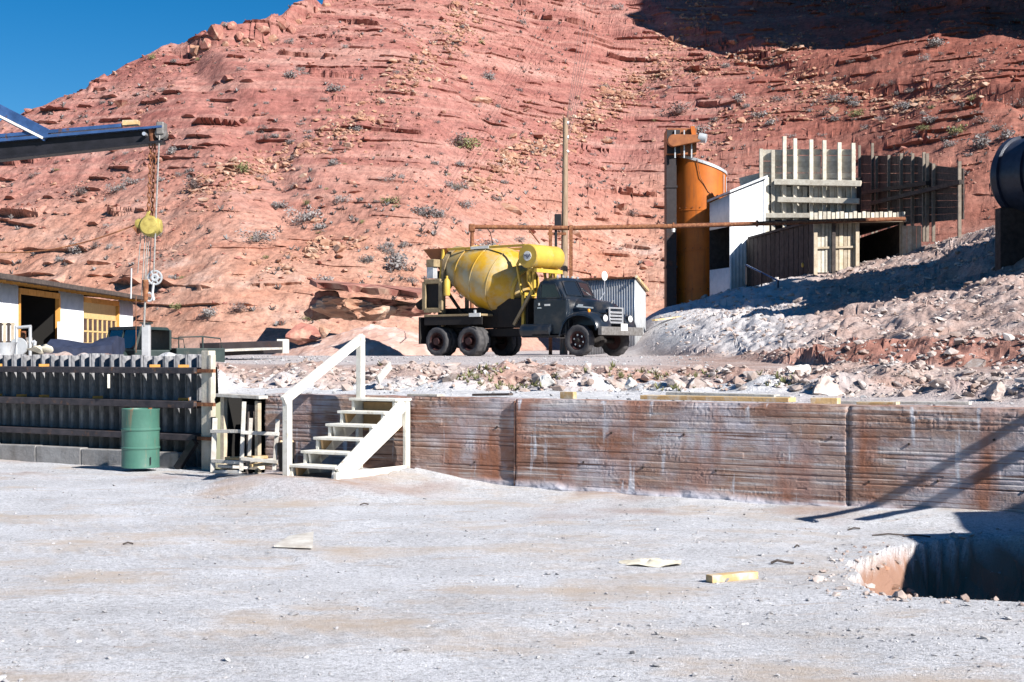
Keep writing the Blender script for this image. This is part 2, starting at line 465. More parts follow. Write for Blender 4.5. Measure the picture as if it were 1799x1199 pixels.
#               -2400 -600   0    240   380   400   730   1060  1100  1130  1250  1400  1500  1620  1770  2300  3600
d_toe  = tab(   60,   30,  24.5, 23.2, 22.5, 22.5, 21.5, 21,   21,   21,   21,   20,   19,   18,   16.8, 14.5, 12)
z_toe  = tab(   1.5,  1.5, 1.50, 1.50, 1.45, 1.13, 1.12, 1.12, 1.12, 1.12, 1.12, 1.12, 1.11, 1.10, 1.10, 1.15, 1.2)
d_top  = tab(   64,   36,  27,   26,   26,   26,   24.5, 24,   24,   24,   24,   23,   22.3, 21,   19.6, 17,   14.5)
z_top  = tab(   1.6,  1.6, 1.55, 1.55, 1.53, 1.47, 1.46, 1.47, 1.47, 1.46, 1.44, 1.40, 1.41, 1.43, 1.43, 1.6,  1.8)
d_shf  = tab(   66,   44,  40,   40,   40,   40,   39,   40,   40,   40,   34,   27,   25,   24,   22.6, 19.6, 17)
z_shf  = tab(   1.62, 1.62,1.62, 1.62, 1.60, 1.60, 1.60, 1.60, 1.60, 1.60, 1.57, 1.45, 1.46, 1.46, 1.47, 1.7,  2.0)
d_cut  = tab(   68,   50,  47,   47,   47,   47,   47,   47,   47,   47,   36,   28.6, 26.6, 25.5, 24.1, 21.5, 19)
z_cut  = tab(   1.64, 1.64,1.64, 1.63, 1.63, 1.63, 1.63, 1.63, 1.63, 1.64, 1.62, 1.66, 1.78, 1.90, 1.96, 2.4,  3.0)
d_cr   = tab(   70,   58,  60,   60,   54,   54,   54,   55,   56,   56,   57,   58,   58,   57,   53,   50,   50)
z_cr   = tab(   1.65, 1.65,1.65, 1.65, 1.65, 1.65, 1.65, 1.70, 2.2,  3.3,  4.04, 4.90, 5.30, 6.0, 6.7,  8.8,  11)
d_ft   = tab(   84,   78,  72,   66.5, 63,   62.8, 65,   79,   82,   84,   84,   83,   82,   80,   78,   76,   76)
z_ft   = tab(   1.7,  1.7, 1.7,  1.7,  1.7,  1.7,  1.75, 2.0,  2.6,  3.5,  4.1,  5.3,  6.2,  7.2,  7.8,  9.8,  12)
p_cre  = np.interp(KPX, [-2400, -400, 0, 80, 160, 230, 300, 400, 480, 540, 600, 800, 1100, 1500, 2000, 3600],
                   [470, 330, 217, 185, 158, 122, 88, 76, 66, 40, 2, -90, -170, -230, -230, -230])
KH = 0.52
uc = np.concatenate([np.linspace(-1.35, -.395, 45)[:-1], np.linspace(-.395, .415, 1010), np.linspace(.415, 1.4, 50)[1:]])
pxc = CX + F * uc
_k = np.hanning(61); _k /= _k.sum()
def smooth(a):
    b = np.concatenate([np.full(30, a[0]), a, np.full(30, a[-1])]); return np.convolve(b, _k, 'valid')
ip = lambda a: smooth(np.interp(pxc, KPX, a))
cs = np.where(uc < -.207, 15.42, 14.76)
dst = np.minimum(cs / np.maximum(WN.x * uc + WN.y, .13), 62)
zst = np.where(uc < -.207, 1.48, 1.085)
p_cr_col = np.interp(pxc, [-2400, -400, 0, 80, 160, 230, 300, 400, 480, 540, 600, 800, 1100, 1500, 2000, 3600],
                     [470, 330, 217, 185, 158, 122, 88, 76, 66, 40, 2, -90, -170, -230, -230, -230])
dft, zft = ip(d_ft), ip(z_ft)
pp = (HY - p_cr_col) / F
dcr = (KH * dft - (zft - EYE)) / (KH - pp)
rows = np.concatenate([np.linspace(0, 1, 150)[:-1] ** 1.6 * .999, 1 + np.linspace(0, 1, 110)[:-1], 2 + np.linspace(0, 1, 340)[:-1], 3 + np.linspace(0, 1, 16)])
nR, nC = len(rows), len(uc)
D = np.zeros((nR, nC)); Z = np.zeros((nR, nC))
base_end = 30.0
for j in range(nC):
    e0 = max(dst[j] + 8, 30.0)
    kd = [dst[j], e0, max(62.0, e0 + 4), max(dcr[j] * 1.02, max(62.0, e0 + 4) + 20), 420.0]
    D[:, j] = np.interp(rows, [0, 1, 2, 3, 4], kd)
ctl_d = [dst] + [np.maximum(ip(a), dst + .3 * (i + 1)) for i, a in enumerate((d_toe, d_top, d_shf, d_cut, d_cr - 9.0 * (KPX > 1200), d_cr, d_ft))]
ctl_z = [zst] + [ip(a) for a in (z_toe, z_top, z_shf, z_cut, np.where(KPX > 1200, z_cut + .52 * (z_cr - z_cut), z_cr), z_cr, z_ft)]
for j in range(nC):
    cd = np.array([c[j] for c in ctl_d]); cd = np.maximum.accumulate(cd + np.arange(8) * .02)
    cz = np.array([c[j] for c in ctl_z])
    d = D[:, j]
    z = np.interp(d, cd, cz)
    h = d > cd[-1]
    z = np.where(h, cz[-1] + KH * (d - cd[-1]), z)
    a = d > dcr[j]
    zc = cz[-1] + KH * (dcr[j] - cd[-1])
    Z[:, j] = np.where(a, zc + .04 * (d - dcr[j]), z)
U = np.broadcast_to(uc[None, :], D.shape); PX = CX + F * U
X = U * D; Y = D.copy()
foot = np.broadcast_to(dft[None, :], D.shape)
crest = np.broadcast_to(dcr[None, :], D.shape)
toe = np.broadcast_to(ctl_d[1][None, :], D.shape); top = np.broadcast_to(ctl_d[2][None, :], D.shape)
shf = np.broadcast_to(ctl_d[3][None, :], D.shape); cut = np.broadcast_to(ctl_d[4][None, :], D.shape); cre = np.broadcast_to(ctl_d[6][None, :], D.shape)
hillw = ss(-1, 5, D - foot)                                  # 0 on the bench, 1 on the hill
inside = 1 - ss(-3, 6, D - crest)
# big relief
Z = Z + hillw * (1.9 * fbm(X / 17, Y / 17, 3, 40)) * ss(0, 14, D - foot)
gx = X + .35 * Y
gul = np.abs(vn(gx / 9 + .6 * fbm(X / 14, Y / 14, 2, 44), Y / 60, 43)) * 2
Z = Z - hillw * .9 * (1 - ss(0, .35, gul)) * ss(2, 14, D - foot)
Z = Z + hillw * (.42 * fbm(X / 3.6, Y / 3.6, 3, 45) + .20 * fbm(X / .9, Y / .9, 3, 46) + .07 * np.abs(vn(X / .3, Y / .3, 47)))
# unseen cliff block added to shade the upper slope, plus a low spur
w = X - .372 * Y
shade_butte = ss(0, 5, w + .8 * fbm(X / 6, Y / 6, 3, 50)) * ss(107, 114, D) * (1 - ss(180, 200, D))
Z = Z + shade_butte * (42 + 6 * fbm(X / 9, Y / 9, 3, 51))
spur = np.exp(-((w + 1.0) / 9.0) ** 2) * ss(74, 98, D) * (1 - ss(112, 122, D))
Z = Z + 1.0 * spur
# broken sandstone rim along the skyline
rimw = ss(290, 345, PX) * (1 - ss(540, 566, PX)) + .3 * ss(150, 160, PX) * (1 - ss(182, 190, PX)) + .8 * ss(566, 572, PX) * (1 - ss(600, 612, PX))
blk = np.floor(X / 1.25 + .5 * vn(X / .7, X * 0, 130))
rimh = rimw * np.clip(1.25 + .55 * (_tab[(blk.astype(int) * 7) % 256, 3] - .5) + .3 * vn(X / .5, X * 0, 131), .8, 3)
dr_o = .5 * (_tab[(blk.astype(int) * 11) % 256, 9] - .5)
Z = Z + rimh * (D > crest - 1.0 + dr_o) * (1 - ss(6, 14, D - crest))
# strata ledges: rows are snapped to each ledge's lip so that the overhang is a clean edge
def ledges(X, Y, Z, qf, mf, Hf, Af, under, dk):
    q = qf(X, Y, Z); lay = np.floor(q)
    ii, jj = np.where(lay[1:] > lay[:-1])
    t = ((lay[ii + 1, jj] - q[ii, jj]) / np.maximum(q[ii + 1, jj] - q[ii, jj], 1e-6))
    P0 = [a[ii, jj] for a in (X, Y, Z)]; P1 = [a[ii + 1, jj] for a in (X, Y, Z)]
    fr = q - lay
    for a, u, v in zip((X, Y, Z), P0, P1):
        c = u + (v - u) * t
        a[ii + 1, jj] = c + (v - u) * .02; a[ii, jj] = c - (v - u) * .02
    fr[ii, jj] = .999; lay[ii, jj] = lay[ii + 1, jj] - 1; fr[ii + 1, jj] = 0.0
    up = mf(X, Y, lay); dn = mf(X, Y, lay + 1)
    dec = np.exp(-fr * dk); bel = np.exp(-(1 - fr) * dk * 1.4)
    Z += up * Hf(X, lay) * .75 * dec - dn * Hf(X, lay + 1) * under * bel
    Y -= up * Af(X, lay) * dec
    return up * dec
lw = ss(1.5, 7, D - foot) * np.clip(inside + .15, 0, 1)
lw = lw * np.clip(.25 + .35 * ss(8, 22, Z) + ss(.02, .30, fbm(X / 26, Y / 10 + X / 60, 3, 57)), 0, 1)
mk = ledges(X, Y, Z, lambda x, y, z: (z + .045 * x + 1.1 * fbm(x / 16, y / 16, 3, 60) + .12 * vn(x / 1.3, y / 1.3, 59)) / 2.3,
       lambda x, y, l: ss(.18, .32, fbm(x / 3.6, l * 3.7, 4, 61) + .05 * vn(x / .8, l, 62)) * lw,
       lambda x, l: .40 * (.3 + 1.2 * np.clip(vn(l * 5.1, x / 9, 63) + .5, 0, 1)),
       lambda x, l: .70 + .6 * vn(x / 1.5, l * 2, 64) + .25 * vn(x / .45, l, 65), .3, 6.0)
ledges(X, Y, Z, lambda x, y, z: (z + .05 * x + .8 * fbm(x / 11, y / 11, 3, 66) + .08 * vn(x / .8, y / .8, 58)) / .83,
       lambda x, y, l: ss(.13, .26, fbm(x / 2.2, l * 2.9, 4, 67)) * lw,
       lambda x, l: .17 + .15 * vn(x / 1.2, l, 68), lambda x, l: .30 + .3 * vn(x / .5, l * 2, 69), .3, 5.0)
# rubbly bank, red cut, gravel slope, pad
bank = ss(-.3, .4, D - toe) * (1 - ss(-.3, .6, D - top))
cutw = ss(0, .3, D - shf) * (1 - ss(0, .6, D - cut)) * ss(1280, 1420, PX)
slope = ss(0, 2, D - cut) * (1 - ss(-2, 1, D - cre)) * ss(1150, 1300, PX)
rough = .035 + .30 * bank + .32 * cutw + .26 * slope
rough = rough * (1 - hillw)
rg = fbm(X / .9, Y / .9, 4, 70) + .35 * np.abs(vn(X / .33, Y / .33, 71))
Z = Z + rough * rg * np.where(D > 30, 1.2, 1.0) * np.where((D > 30) & (PX < 1150), .3, 1.0)
Y = Y - (bank + cutw) * .22 * fbm(X / .7, Z / .12, 3, 72)
# ruts down the gravel embankment
Z = Z - slope * .16 * (1 - ss(0, .3, np.abs(vn((X + .45 * Y) / 1.9, Y / 40, 73)) * 2))
Z[0, :] = zst; Y[0, :] = D[0, :]
PY = HY - (Z - EYE) / Y * F
lowa = np.clip(1 - ss(3, 15, Z - zft[None, :] + 3.0 * fbm(X / 12, Y / 12, 3, 80)), 0, 1) * (1 - ss(1150, 1500, PX) * .8)
hilla = np.clip(ss(-4, 2, D - foot + 3 * fbm(X / 4, Y / 4, 2, 81)) + .8 * cutw + .35 * bank * ss(0, .3, fbm(X / 1.5, Y / 1.5, 3, 82) + .1), 0, 1)
pale = np.clip((1 - ss(.4, 1.6, D - toe + .8 * fbm(X, Y, 2, 83))) * (1 - .55 * ss(1300, 1500, PX))
               + .55 * ss(0, 2, D - top) * (1 - ss(1100, 1250, PX)) + .75 * ss(0, 4, D - cut) * ss(1120, 1180, PX) * (1 - ss(1330, 1480, PX)), 0, 1)
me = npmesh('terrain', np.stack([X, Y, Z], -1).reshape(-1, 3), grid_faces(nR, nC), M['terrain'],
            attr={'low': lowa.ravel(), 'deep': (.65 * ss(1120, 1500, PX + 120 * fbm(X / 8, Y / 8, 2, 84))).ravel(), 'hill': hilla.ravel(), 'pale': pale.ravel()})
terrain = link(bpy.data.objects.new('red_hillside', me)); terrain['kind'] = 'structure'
TX, TY, TZ, TPX, TPY, TD = X, Y, Z, CX + F * X / Y, PY, D
_vis = np.minimum.accumulate(TPY, axis=0)           # skyline so far, for line-of-sight placement

def on_hill(px, py, dmin=0.0):
    """terrain point that the photograph shows at (px, py)"""
    j = int(np.argmin(np.abs(pxc - px)))
    k = np.where((TPY[:, j] <= py) & (TD[:, j] > dmin))[0]
    i = int(k[0]) if len(k) else nR - 1
    return Vector((TX[i, j], TY[i, j], TZ[i, j]))
def ground_z(x, y):
    """terrain height under a plan point (upper level)"""
    j = int(np.argmin(np.abs(uc - x / y))); i = int(np.argmin(np.abs(TY[:, j] - y)))
    return float(TZ[i, j])

# rocks ------------------------------------------------------------
def rock_base(seed, sub=1, flat=.75):
    bm = bmesh.new(); bmesh.ops.create_icosphere(bm, subdivisions=sub, radius=1)
    r = random.Random(seed); off = [Vector((r.uniform(-1, 1), r.uniform(-1, 1), r.uniform(-1, 1))).normalized() for _ in range(9)]
    cut_ = [r.uniform(.30, .66) for _ in range(9)]
    for v in bm.verts:
        c = v.co.copy()
        for o, k in zip(off, cut_):
            e = c.dot(o)
            if e > k: c -= o * (e - k)
        c.x *= 1.15; c.z *= flat
        v.co = c * r.uniform(.92, 1.06)
    bmesh.ops.triangulate(bm, faces=bm.faces)
    vs = np.array([v.co[:] for v in bm.verts]); fs = np.array([[v.index for v in f.verts] for f in bm.faces]); bm.free()
    return vs, fs
RB0 = [rock_base(60 + i, 1) for i in range(4)]
RB1 = [rock_base(i, 1) for i in range(6)]
RB2 = [rock_base(20 + i, 2) for i in range(6)]
RB3 = [rock_base(40 + i, 3, .8) for i in range(4)]

def scatter(name, pts, sizes, m, bases=RB1, sink=.25, label=None, cat=None):
    Vs = []; Fs = []; o = 0
    pts = np.asarray(pts)
    for i, (p, s) in enumerate(zip(pts, sizes)):
        b, f = bases[i % len(bases)]
        a = rng.uniform(0, 6.283); c, q = math.cos(a), math.sin(a)
        sx, sy, sz = s * rng.uniform(.7, 1.3), s * rng.uniform(.7, 1.2), s * rng.uniform(.6, 1.0)
        x = b[:, 0] * sx; y = b[:, 1] * sy; z = b[:, 2] * sz
        t = rng.uniform(-.5, .5)
        x, z = x * math.cos(t) - z * math.sin(t), x * math.sin(t) + z * math.cos(t)
        Vs.append(np.stack([x * c - y * q + p[0], x * q + y * c + p[1], z + p[2] + sz * (.5 - sink)], 1)); Fs.append(f + o); o += len(b)
    me = npmesh(name, np.concatenate(Vs), np.concatenate(Fs), m)
    ob = link(bpy.data.objects.new(name, me)); ob['kind'] = 'stuff'
    if label: ob['label'] = label; ob['category'] = cat
    return ob
M['rock_red'] = mat('red_rock', (.36, .165, .13), (.24, .09, .07), 1.2, .95, .5, 6, c3=(.46, .30, .22), s3=.9, t3=(.5, .65))
M['rock_tan'] = mat('tan_rock', (.43, .25, .165), (.31, .15, .10), .8, .95, .5, 6, c3=(.48, .35, .27), s3=1.3, t3=(.5, .65))
M['rock_grey'] = mat('grey_rock', (.42, .36, .33), (.28, .20, .165), 1.5, .95, .5, 9, c3=(.52, .49, .47), s3=1.2, t3=(.5, .65), rand=.2)
M['rock_pale'] = mat('pale_stone', (.44, .44, .45), (.24, .23, .23), 7, .95, .3, 20)

vis = (TPY <= _vis + .5) & (TPX > -60) & (TPX < 1880) & (TPY > -40)
def pick(weight, n):
    wgt = np.where(vis, weight, 0).ravel() * (np.gradient(TD, axis=0).ravel())
    wgt = np.clip(wgt, 0, None); idx = rng.choice(wgt.size, n, p=wgt / wgt.sum())
    p = np.stack([TX.ravel()[idx], TY.ravel()[idx], TZ.ravel()[idx]], 1)
    p[:, 0] += rng.uniform(-.05, .05, n); p[:, 1] += rng.uniform(-.1, .1, n)
    return p
on_h = (hillw > .6) & (D < crest)
# streaks of loose pale rubble, given along their run down the slope
def streak(pts, wid):
    best = np.full(TD.shape, 1e9)
    for (a, b) in zip(pts[:-1], pts[1:]):
        ax, ay = a; bx, by = b; dx, dy = bx - ax, by - ay
        t = np.clip(((TPX - ax) * dx + (TPY - ay) * dy) / (dx * dx + dy * dy), 0, 1)
        best = np.minimum(best, np.hypot(TPX - ax - t * dx, (TPY - ay - t * dy) * 1.5))
    return np.exp(-(best / wid) ** 2)
st = (streak([(360, 335), (480, 285), (600, 235), (700, 160), (800, 60), (840, 0)], 34)
      + streak([(840, 320), (960, 250), (1060, 185), (1140, 120), (1230, 20)], 30) * 1.1
      + streak([(880, 280), (1010, 230), (1110, 170)], 26)
      + .8 * streak([(1180, 130), (1300, 110), (1400, 80)], 26) + .8 * streak([(1420, 140), (1560, 190), (1700, 150)], 30)
      + .7 * streak([(460, 480), (560, 440), (640, 420)], 18) + .6 * streak([(1240, 250), (1330, 200), (1480, 170)], 40))
st = st * (.3 + np.clip(fbm(TX / 2.2, TY / 2.2, 3, 90) + .4, 0, 1))
p = pick(on_h * st, 9500); scatter('hill_rubble', p, rng.gamma(1.6, .075, len(p)).clip(.05, .65), M['rock_tan'], label='loose tan rubble strewn down the red hillside', cat='rubble')
gen = .2 + ss(.0, .35, fbm(TX / 6, TY / 6, 3, 91)) + 1.5 * mk
p = pick(on_h * gen, 14000); scatter('hill_stones', p, rng.gamma(1.4, .05, len(p)).clip(.03, .5), M['rock_red'], label='small red stones lying all over the hillside', cat='stones')
bk = (bank + cutw * .8) * (TPX > 390)
p = pick(bk, 3600); scatter('bank_stones', p, rng.gamma(1.5, .022, len(p)).clip(.012, .16), M['rock_grey'], label='loose stones in the rough bank above the wall', cat='stones')
p = pick((slope + ss(1120, 1200, TPX) * (D > 46) * (D < cre + 1)) * (hillw < .3), 4200)
scatter('slope_gravel', p, rng.gamma(1.5, .026, len(p)).clip(.018, .2), M['rock_grey'], label='coarse grey gravel on the embankment', cat='gravel')
p = pick(((D > top) & (D < 44) & (TPX > 380) & (TPX < 1250)) * 1.0 + ((D < toe) & (TPX > 380)) * 1.0, 2200)
scatter('shelf_gravel', p, rng.gamma(1.6, .011, len(p)).clip(.008, .07), M['rock_pale'], label='pale gravel along the shelf behind the wall', cat='gravel')
# spoil round the trench rim
k_ = (YY > 8.6) & (YY < 13.6) & (YX > 1.8) & (YX < 5.5)
near_rim = k_ & (pit < .25) & ((pit_depth(YX + .35, YY) > 0) | (pit_depth(YX, YY + .3) > 0) | (pit_depth(YX, YY - .3) > 0))
ii, jj = np.where(near_rim); s_i = rng.choice(len(ii), 420)
p = np.stack([YX[ii[s_i], jj[s_i]], YY[ii[s_i], jj[s_i]], YZ[ii[s_i], jj[s_i]]], 1) + rng.uniform(-.03, .03, (420, 3)) * np.array([1, 1, 0])
scatter('trench_spoil', p, rng.gamma(1.4, .010, 420).clip(.005, .07), M['rock_grey'], label='crumbled soil and stones round the trench rim', cat='spoil')
ii, jj = np.where((pit > .1) & (YX < 6)); s_i = rng.choice(len(ii), 320)
p = np.stack([YX[ii[s_i], jj[s_i]], YY[ii[s_i], jj[s_i]], YZ[ii[s_i], jj[s_i]]], 1)
scatter('trench_clods', p, rng.gamma(1.5, .022, 320).clip(.01, .14), M['rock_tan'], label='earth clods lying inside the trench', cat='clods')
# yard pebbles
iy = rng.integers(30, nr - 3, 30000); ix = rng.integers(45, len(us) - 45, 30000)
keep = rng.random(30000) < (.25 + ss(-.1, .3, fbm(YX[iy, ix] * .8, YY[iy, ix] * .8, 3, 95)))
iy, ix = iy[keep], ix[keep]
p = np.stack([YX[iy, ix] + rng.uniform(-.02, .02, len(iy)), YY[iy, ix] + rng.uniform(-.03, .03, len(iy)), YZ[iy, ix]], 1)
scatter('yard_pebbles', p, rng.gamma(1.5, .0055, len(p)).clip(.003, .04), M['rock_pale'], bases=RB0, label='pale pebbles scattered over the yard', cat='pebbles')
# ------------------------------------------------------------------ concrete retaining wall (cast in bays)
def concrete_mat():
    m = mat('board_marked_concrete', (.215, .112, .08), (.36, .25, .20), 1.3, .92, .35, 40, stretch=(1, 1, 2.2),
            c3=(.43, .40, .43), s3=1.1, t3=(.47, .66), st3=(1, 1, 1.6), spec=.2)
    nt = m.node_tree; N = nt.nodes; Lk = nt.links; b = N['Principled BSDF']
    src = b.inputs['Base Color'].links[0].from_socket
    tc = N.new('ShaderNodeTexCoord')
    def nz(sc, st, stops, det=5):
        mp = N.new('ShaderNodeMapping'); mp.inputs['Scale'].default_value = st; Lk.new(tc.outputs['Object'], mp.inputs[0])
        n = N.new('ShaderNodeTexNoise'); n.inputs['Scale'].default_value = sc; n.inputs['Detail'].default_value = det
        Lk.new(mp.outputs[0], n.inputs['Vector'])
        r = N.new('ShaderNodeValToRGB'); r.color_ramp.elements[0].position = stops[0]; r.color_ramp.elements[1].position = stops[1]
        Lk.new(n.outputs[0], r.inputs[0]); return r.outputs[0]
    def mix(f, c, mode='MIX'):
        nonlocal src
        x = N.new('ShaderNodeMixRGB'); x.blend_type = mode; Lk.new(f, x.inputs[0]); Lk.new(src, x.inputs[1]); x.inputs[2].default_value = _rgb(c); src = x.outputs[0]
    mix(nz(1.2, (.7, .7, 22), (.53, .72)), (.50, .47, .46))            # pale laitance along the form boards
    mix(nz(1.5, (.45, .45, 30), (.60, .66)), (.14, .075, .055))       # dark board joints
    mix(nz(2.0, (1.2, 1.2, .35), (.48, .66)), (.29, .13, .08))       # rust-red runs
    mix(nz(3.5, (2.0, 2.0, .22), (.62, .70)), (.56, .57, .61))        # lime runs
    a = N.new('ShaderNodeAttribute'); a.attribute_name = 'lime'
    mix(a.outputs['Fac'], (.50, .50, .56))
    Lk.new(src, b.inputs['Base Color'])
    return m
M['concrete'] = concrete_mat()
M['tie_hole'] = mat('tie_hole', (.05, .035, .03), None, rough=.95)
WALL_TOP = 1.125
def wall_bay(t0, t1, c, seed, z_bot=-.5):
    """displaced face grid of one cast bay, along-wall t0..t1"""
    r = np.random.default_rng(seed)
    nt_, nz_ = int((t1 - t0) / .016), 92
    t = np.linspace(t0, t1, nt_); z = np.concatenate([np.linspace(z_bot, 0, 6)[:-1], np.linspace(0, WALL_TOP, nz_)]); nz_ = len(z)
    T, Zz = np.meshgrid(t, z)
    # form boards of uneven height, each run broken into lengths
    edges = [0.0]
    while edges[-1] < WALL_TOP: edges.append(edges[-1] + r.uniform(.045, .125))
    wob = .010 * fbm(T * .8, T * 0 + seed, 2, 7)
    k = np.searchsorted(np.array(edges), np.clip(Zz + wob, 0, WALL_TOP).ravel()).reshape(T.shape)
    run = np.floor((T + k * 1.37) / 4.6)
    off = .006 * (_tab[(k * 7 + seed) % 256, (run.astype(int) * 13 + k) % 256] - .5)
    e = np.array(edges + [9]); dist = np.minimum(np.abs((Zz + wob)[..., None] - e).min(-1), .05)
    joint = np.exp(-(dist / .008) ** 2) * (vn(T * .7, k * 3.1, 9) > -.12)
    rough = .004 * fbm(T * 9, Zz * 16, 3, seed) + .004 * np.abs(vn(T * 34, Zz * 34, seed + 2))
    honey = ss(.05, .3, fbm(T * .9, Zz * 2.2, 3, seed + 4)) * ss(.75, 1.02, Zz + .15 * vn(T * .5, Zz, 3))
    foot_ = 1 - ss(.03, .15, Zz + .10 * fbm(T * 1.7, Zz * 2, 3, 5) - .02 * ss(-2, 5, T))
    disp = -off + .008 * joint - rough - honey * .022 * np.abs(vn(T * 22, Zz * 22, 6)) - .05 * foot_ * (.55 + 1.2 * fbm(T * 4, Zz * 6, 4, 8)) - .010 * ss(.1, .35, fbm(T * 2.2, Zz * 5, 3, 33)) * np.abs(vn(T * 40, Zz * 40, 34))
    edge = np.minimum(T - t0, t1 - T)
    disp = disp + .03 * np.exp(-(edge / .02) ** 2) * (1 + vn(T * 3, Zz * 30, 12))
    topchip = ss(WALL_TOP - .05, WALL_TOP, Zz) * .03 * (.5 + fbm(T * 5, Zz, 3, 14))
    C = c + disp + topchip
    P3 = np.stack([T * WT.x + C * WN.x, T * WT.y + C * WN.y, Zz + .012 * vn(T * 6, Zz, 15) * (Zz > WALL_TOP - .03)], -1)
    # top and back strips
    last = P3[-1]; back = last + np.array([WN.x, WN.y, 0]) * .36; back[:, 2] = WALL_TOP + .01 * vn(t * 5, t * 0, 16)
    bott = back.copy(); bott[:, 2] = z_bot
    P3 = np.concatenate([P3, back[None], bott[None]], 0)
    lime = np.concatenate([(foot_ * .95 + .35 * np.clip(fbm(T * 1.5, Zz * 3, 3, 31), 0, 1)) , np.zeros((2, nt_))], 0)
    return P3, np.clip(lime, 0, 1)
def bay(name, parent, t0, t1, c, seed):
    P3, lime = wall_bay(t0, t1, c, seed)
    n0, n1 = P3.shape[:2]
    V = P3.reshape(-1, 3); Fc = grid_faces(n0, n1).tolist()
    # close both ends
    me_f = grid_faces(n0, n1)
    me = npmesh(name, V, me_f, M['concrete'], attr={'lime': lime.ravel()})
    o = link(bpy.data.objects.new(name, me), parent)
    # end faces as thin closing plates inside the bay
    for j in (0, n1 - 1):
        ring = [tuple(P3[i, j]) for i in range(n0)]
    return o
def t_of(px, c=WC): p = wall_pt(px, c); return p.dot(WT)
wall = empty('retaining_wall', wall_pt(900), 0, 'long stained board-marked concrete retaining wall behind the yard', 'wall')
wall.location = (0, 0, 0)
tA, tB, tC_ = t_of(903), t_of(1491), t_of(2900)
bay('wall_bay', wall, t_of(458), t_of(903, WC), WC + .055, 2)
bay('wall_bay', wall, tA + .004, tB - .006, WC, 3)
bay('wall_bay', wall, tB + .006, tC_, WC - .012, 5)
for tt, c0 in ((tA, WC + .03), (tB, WC + .02)):
    mb = MB()
    a = WT * tt
    for s_ in (-.012, .012): pass
    p0 = a + WN * (c0 - (.02 if tt == tA else -.005)); p1 = a + WN * (c0 + .4)
    mb.bar((p0.x, p0.y, .55), (p1.x, p1.y, .55), .02, 1.10)
    mb.build('joint_face', M['concrete'], wall)

rt_ = random.Random(8)
for k in range(34):     # form-tie holes, a little out of line
    tt = t_of(725) + k * .42 + rt_.uniform(-.08, .08); zz = (.36, .78)[k % 2] + rt_.uniform(-.05, .05)
    if min(abs(tt - tA), abs(tt - tB)) < .08 or rt_.random() < .35: continue
    cc = WC + (.055 if tt < tA else 0 if tt < tB else -.012) - .010
    q = WT * tt + WN * cc
    MB().tube((q.x - WN.x * .004, q.y - WN.y * .004, zz), (q.x + WN.x * .03, q.y + WN.y * .03, zz), .013, n=8).build('tie_hole', M['tie_hole'], wall)
# little doorway with timber frame at the left end of the concrete
dw = empty('cellar_doorway', (0, 0, 0), 0, 'low dark doorway with weathered timber frame in the wall left of the steps', 'doorway')
tl, tr = t_of(396), t_of(456)
def WP(t, c, z): p = WT * t + WN * c; return Vector((p.x, p.y, z))
MB().bar(WP(tl, WC - .03, -.2), WP(tl, WC - .03, 1.09), .07, .07, up=WN).build('jamb', M['timber'], dw, bevel=.005)
MB().bar(WP(tr, WC - .03, -.2), WP(tr, WC - .03, 1.03), .06, .07, up=WN).build('jamb', M['timber'], dw, bevel=.005)
MB().bar(WP(tl - .05, WC - .05, 1.10), WP(tr + .12, WC - .05, 1.08), .18, .045).build('lintel', M['grey_lumber'], dw, bevel=.005)
MB().bar(WP(tl - .04, WC - .07, .12), WP(tr + .1, WC - .07, .12), .14, .05).build('threshold', M['timber'], dw, bevel=.005)
m_ = MB()
m_.bar(WP(tl, WC + 1.2, .4), WP(tr, WC + 1.2, .4), .04, 1.4)
m_.bar(WP(tl - .03, WC + .07, .4), WP(tl - .03, WC + 1.2, .4), .04, 1.4)
m_.bar(WP(tr + .05, WC + .07, .4), WP(tr + .05, WC + 1.2, .4), .04, 1.4)
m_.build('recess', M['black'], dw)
MB().bar(WP(tr - .10, WC - .10, 0), WP(tr - .17, WC + .01, .97), .025, .12, up=WN).build('loose_board', M['timber_dark'], dw)

# ------------------------------------------------------------------ steel pile wall with walers
pw = empty('sheet_pile_wall', (0, 0, 0), 0, 'dark corrugated steel pile wall with three horizontal walers and pale top edge', 'wall')
def t_at(px, c): return wall_pt(px, c).dot(WT)
t_r = t_at(374, PC); t_l = t_at(-420, PC)
wl = .235
def pile_mesh():
    mb = MB(); n = 12; vs = []; fs = []
    for z in (-.3, .6, 1.66):
        for i in range(n + 1):
            a = i / n; x = (a - .5) * wl; y = -.075 * math.cos(2 * math.pi * a)
            y = max(-.062, min(.062, y * 1.35)); vs.append((x, y, z))
    for k in range(2):
        for i in range(n):
            o = k*(n+1)+i; fs.append((o, o+1, o+n+2, o+n+1))
    mb.add(vs, fs)
    return mb.mesh('pile', M['pile'], True)
pile_me = pile_mesh()
pa = math.atan2(WT.y, WT.x)
t = t_r - wl / 2; i = 0
while t > t_l:
    o = link(bpy.data.objects.new('pile', pile_me), pw)
    p = WT * t + WN * PC
    o.location = (p.x, p.y, random.uniform(-.02, .025)); o.rotation_euler = (random.uniform(-.01, .01), 0, pa)
    md = o.modifiers.new('thickness', 'SOLIDIFY'); md.thickness = .03; md.offset = 0
    t -= wl; i += 1
for z0, z1, pr in ((1.385, 1.475, .40), (.885, .985, .40), (.415, .505, .38)):
    MB().bar(WP(t_l, PC - .10 - pr / 2, (z0 + z1) / 2), WP(t_r + .12, PC - .10 - pr / 2, (z0 + z1) / 2), pr, z1 - z0).build('waler', M['waler'], pw, bevel=.006)
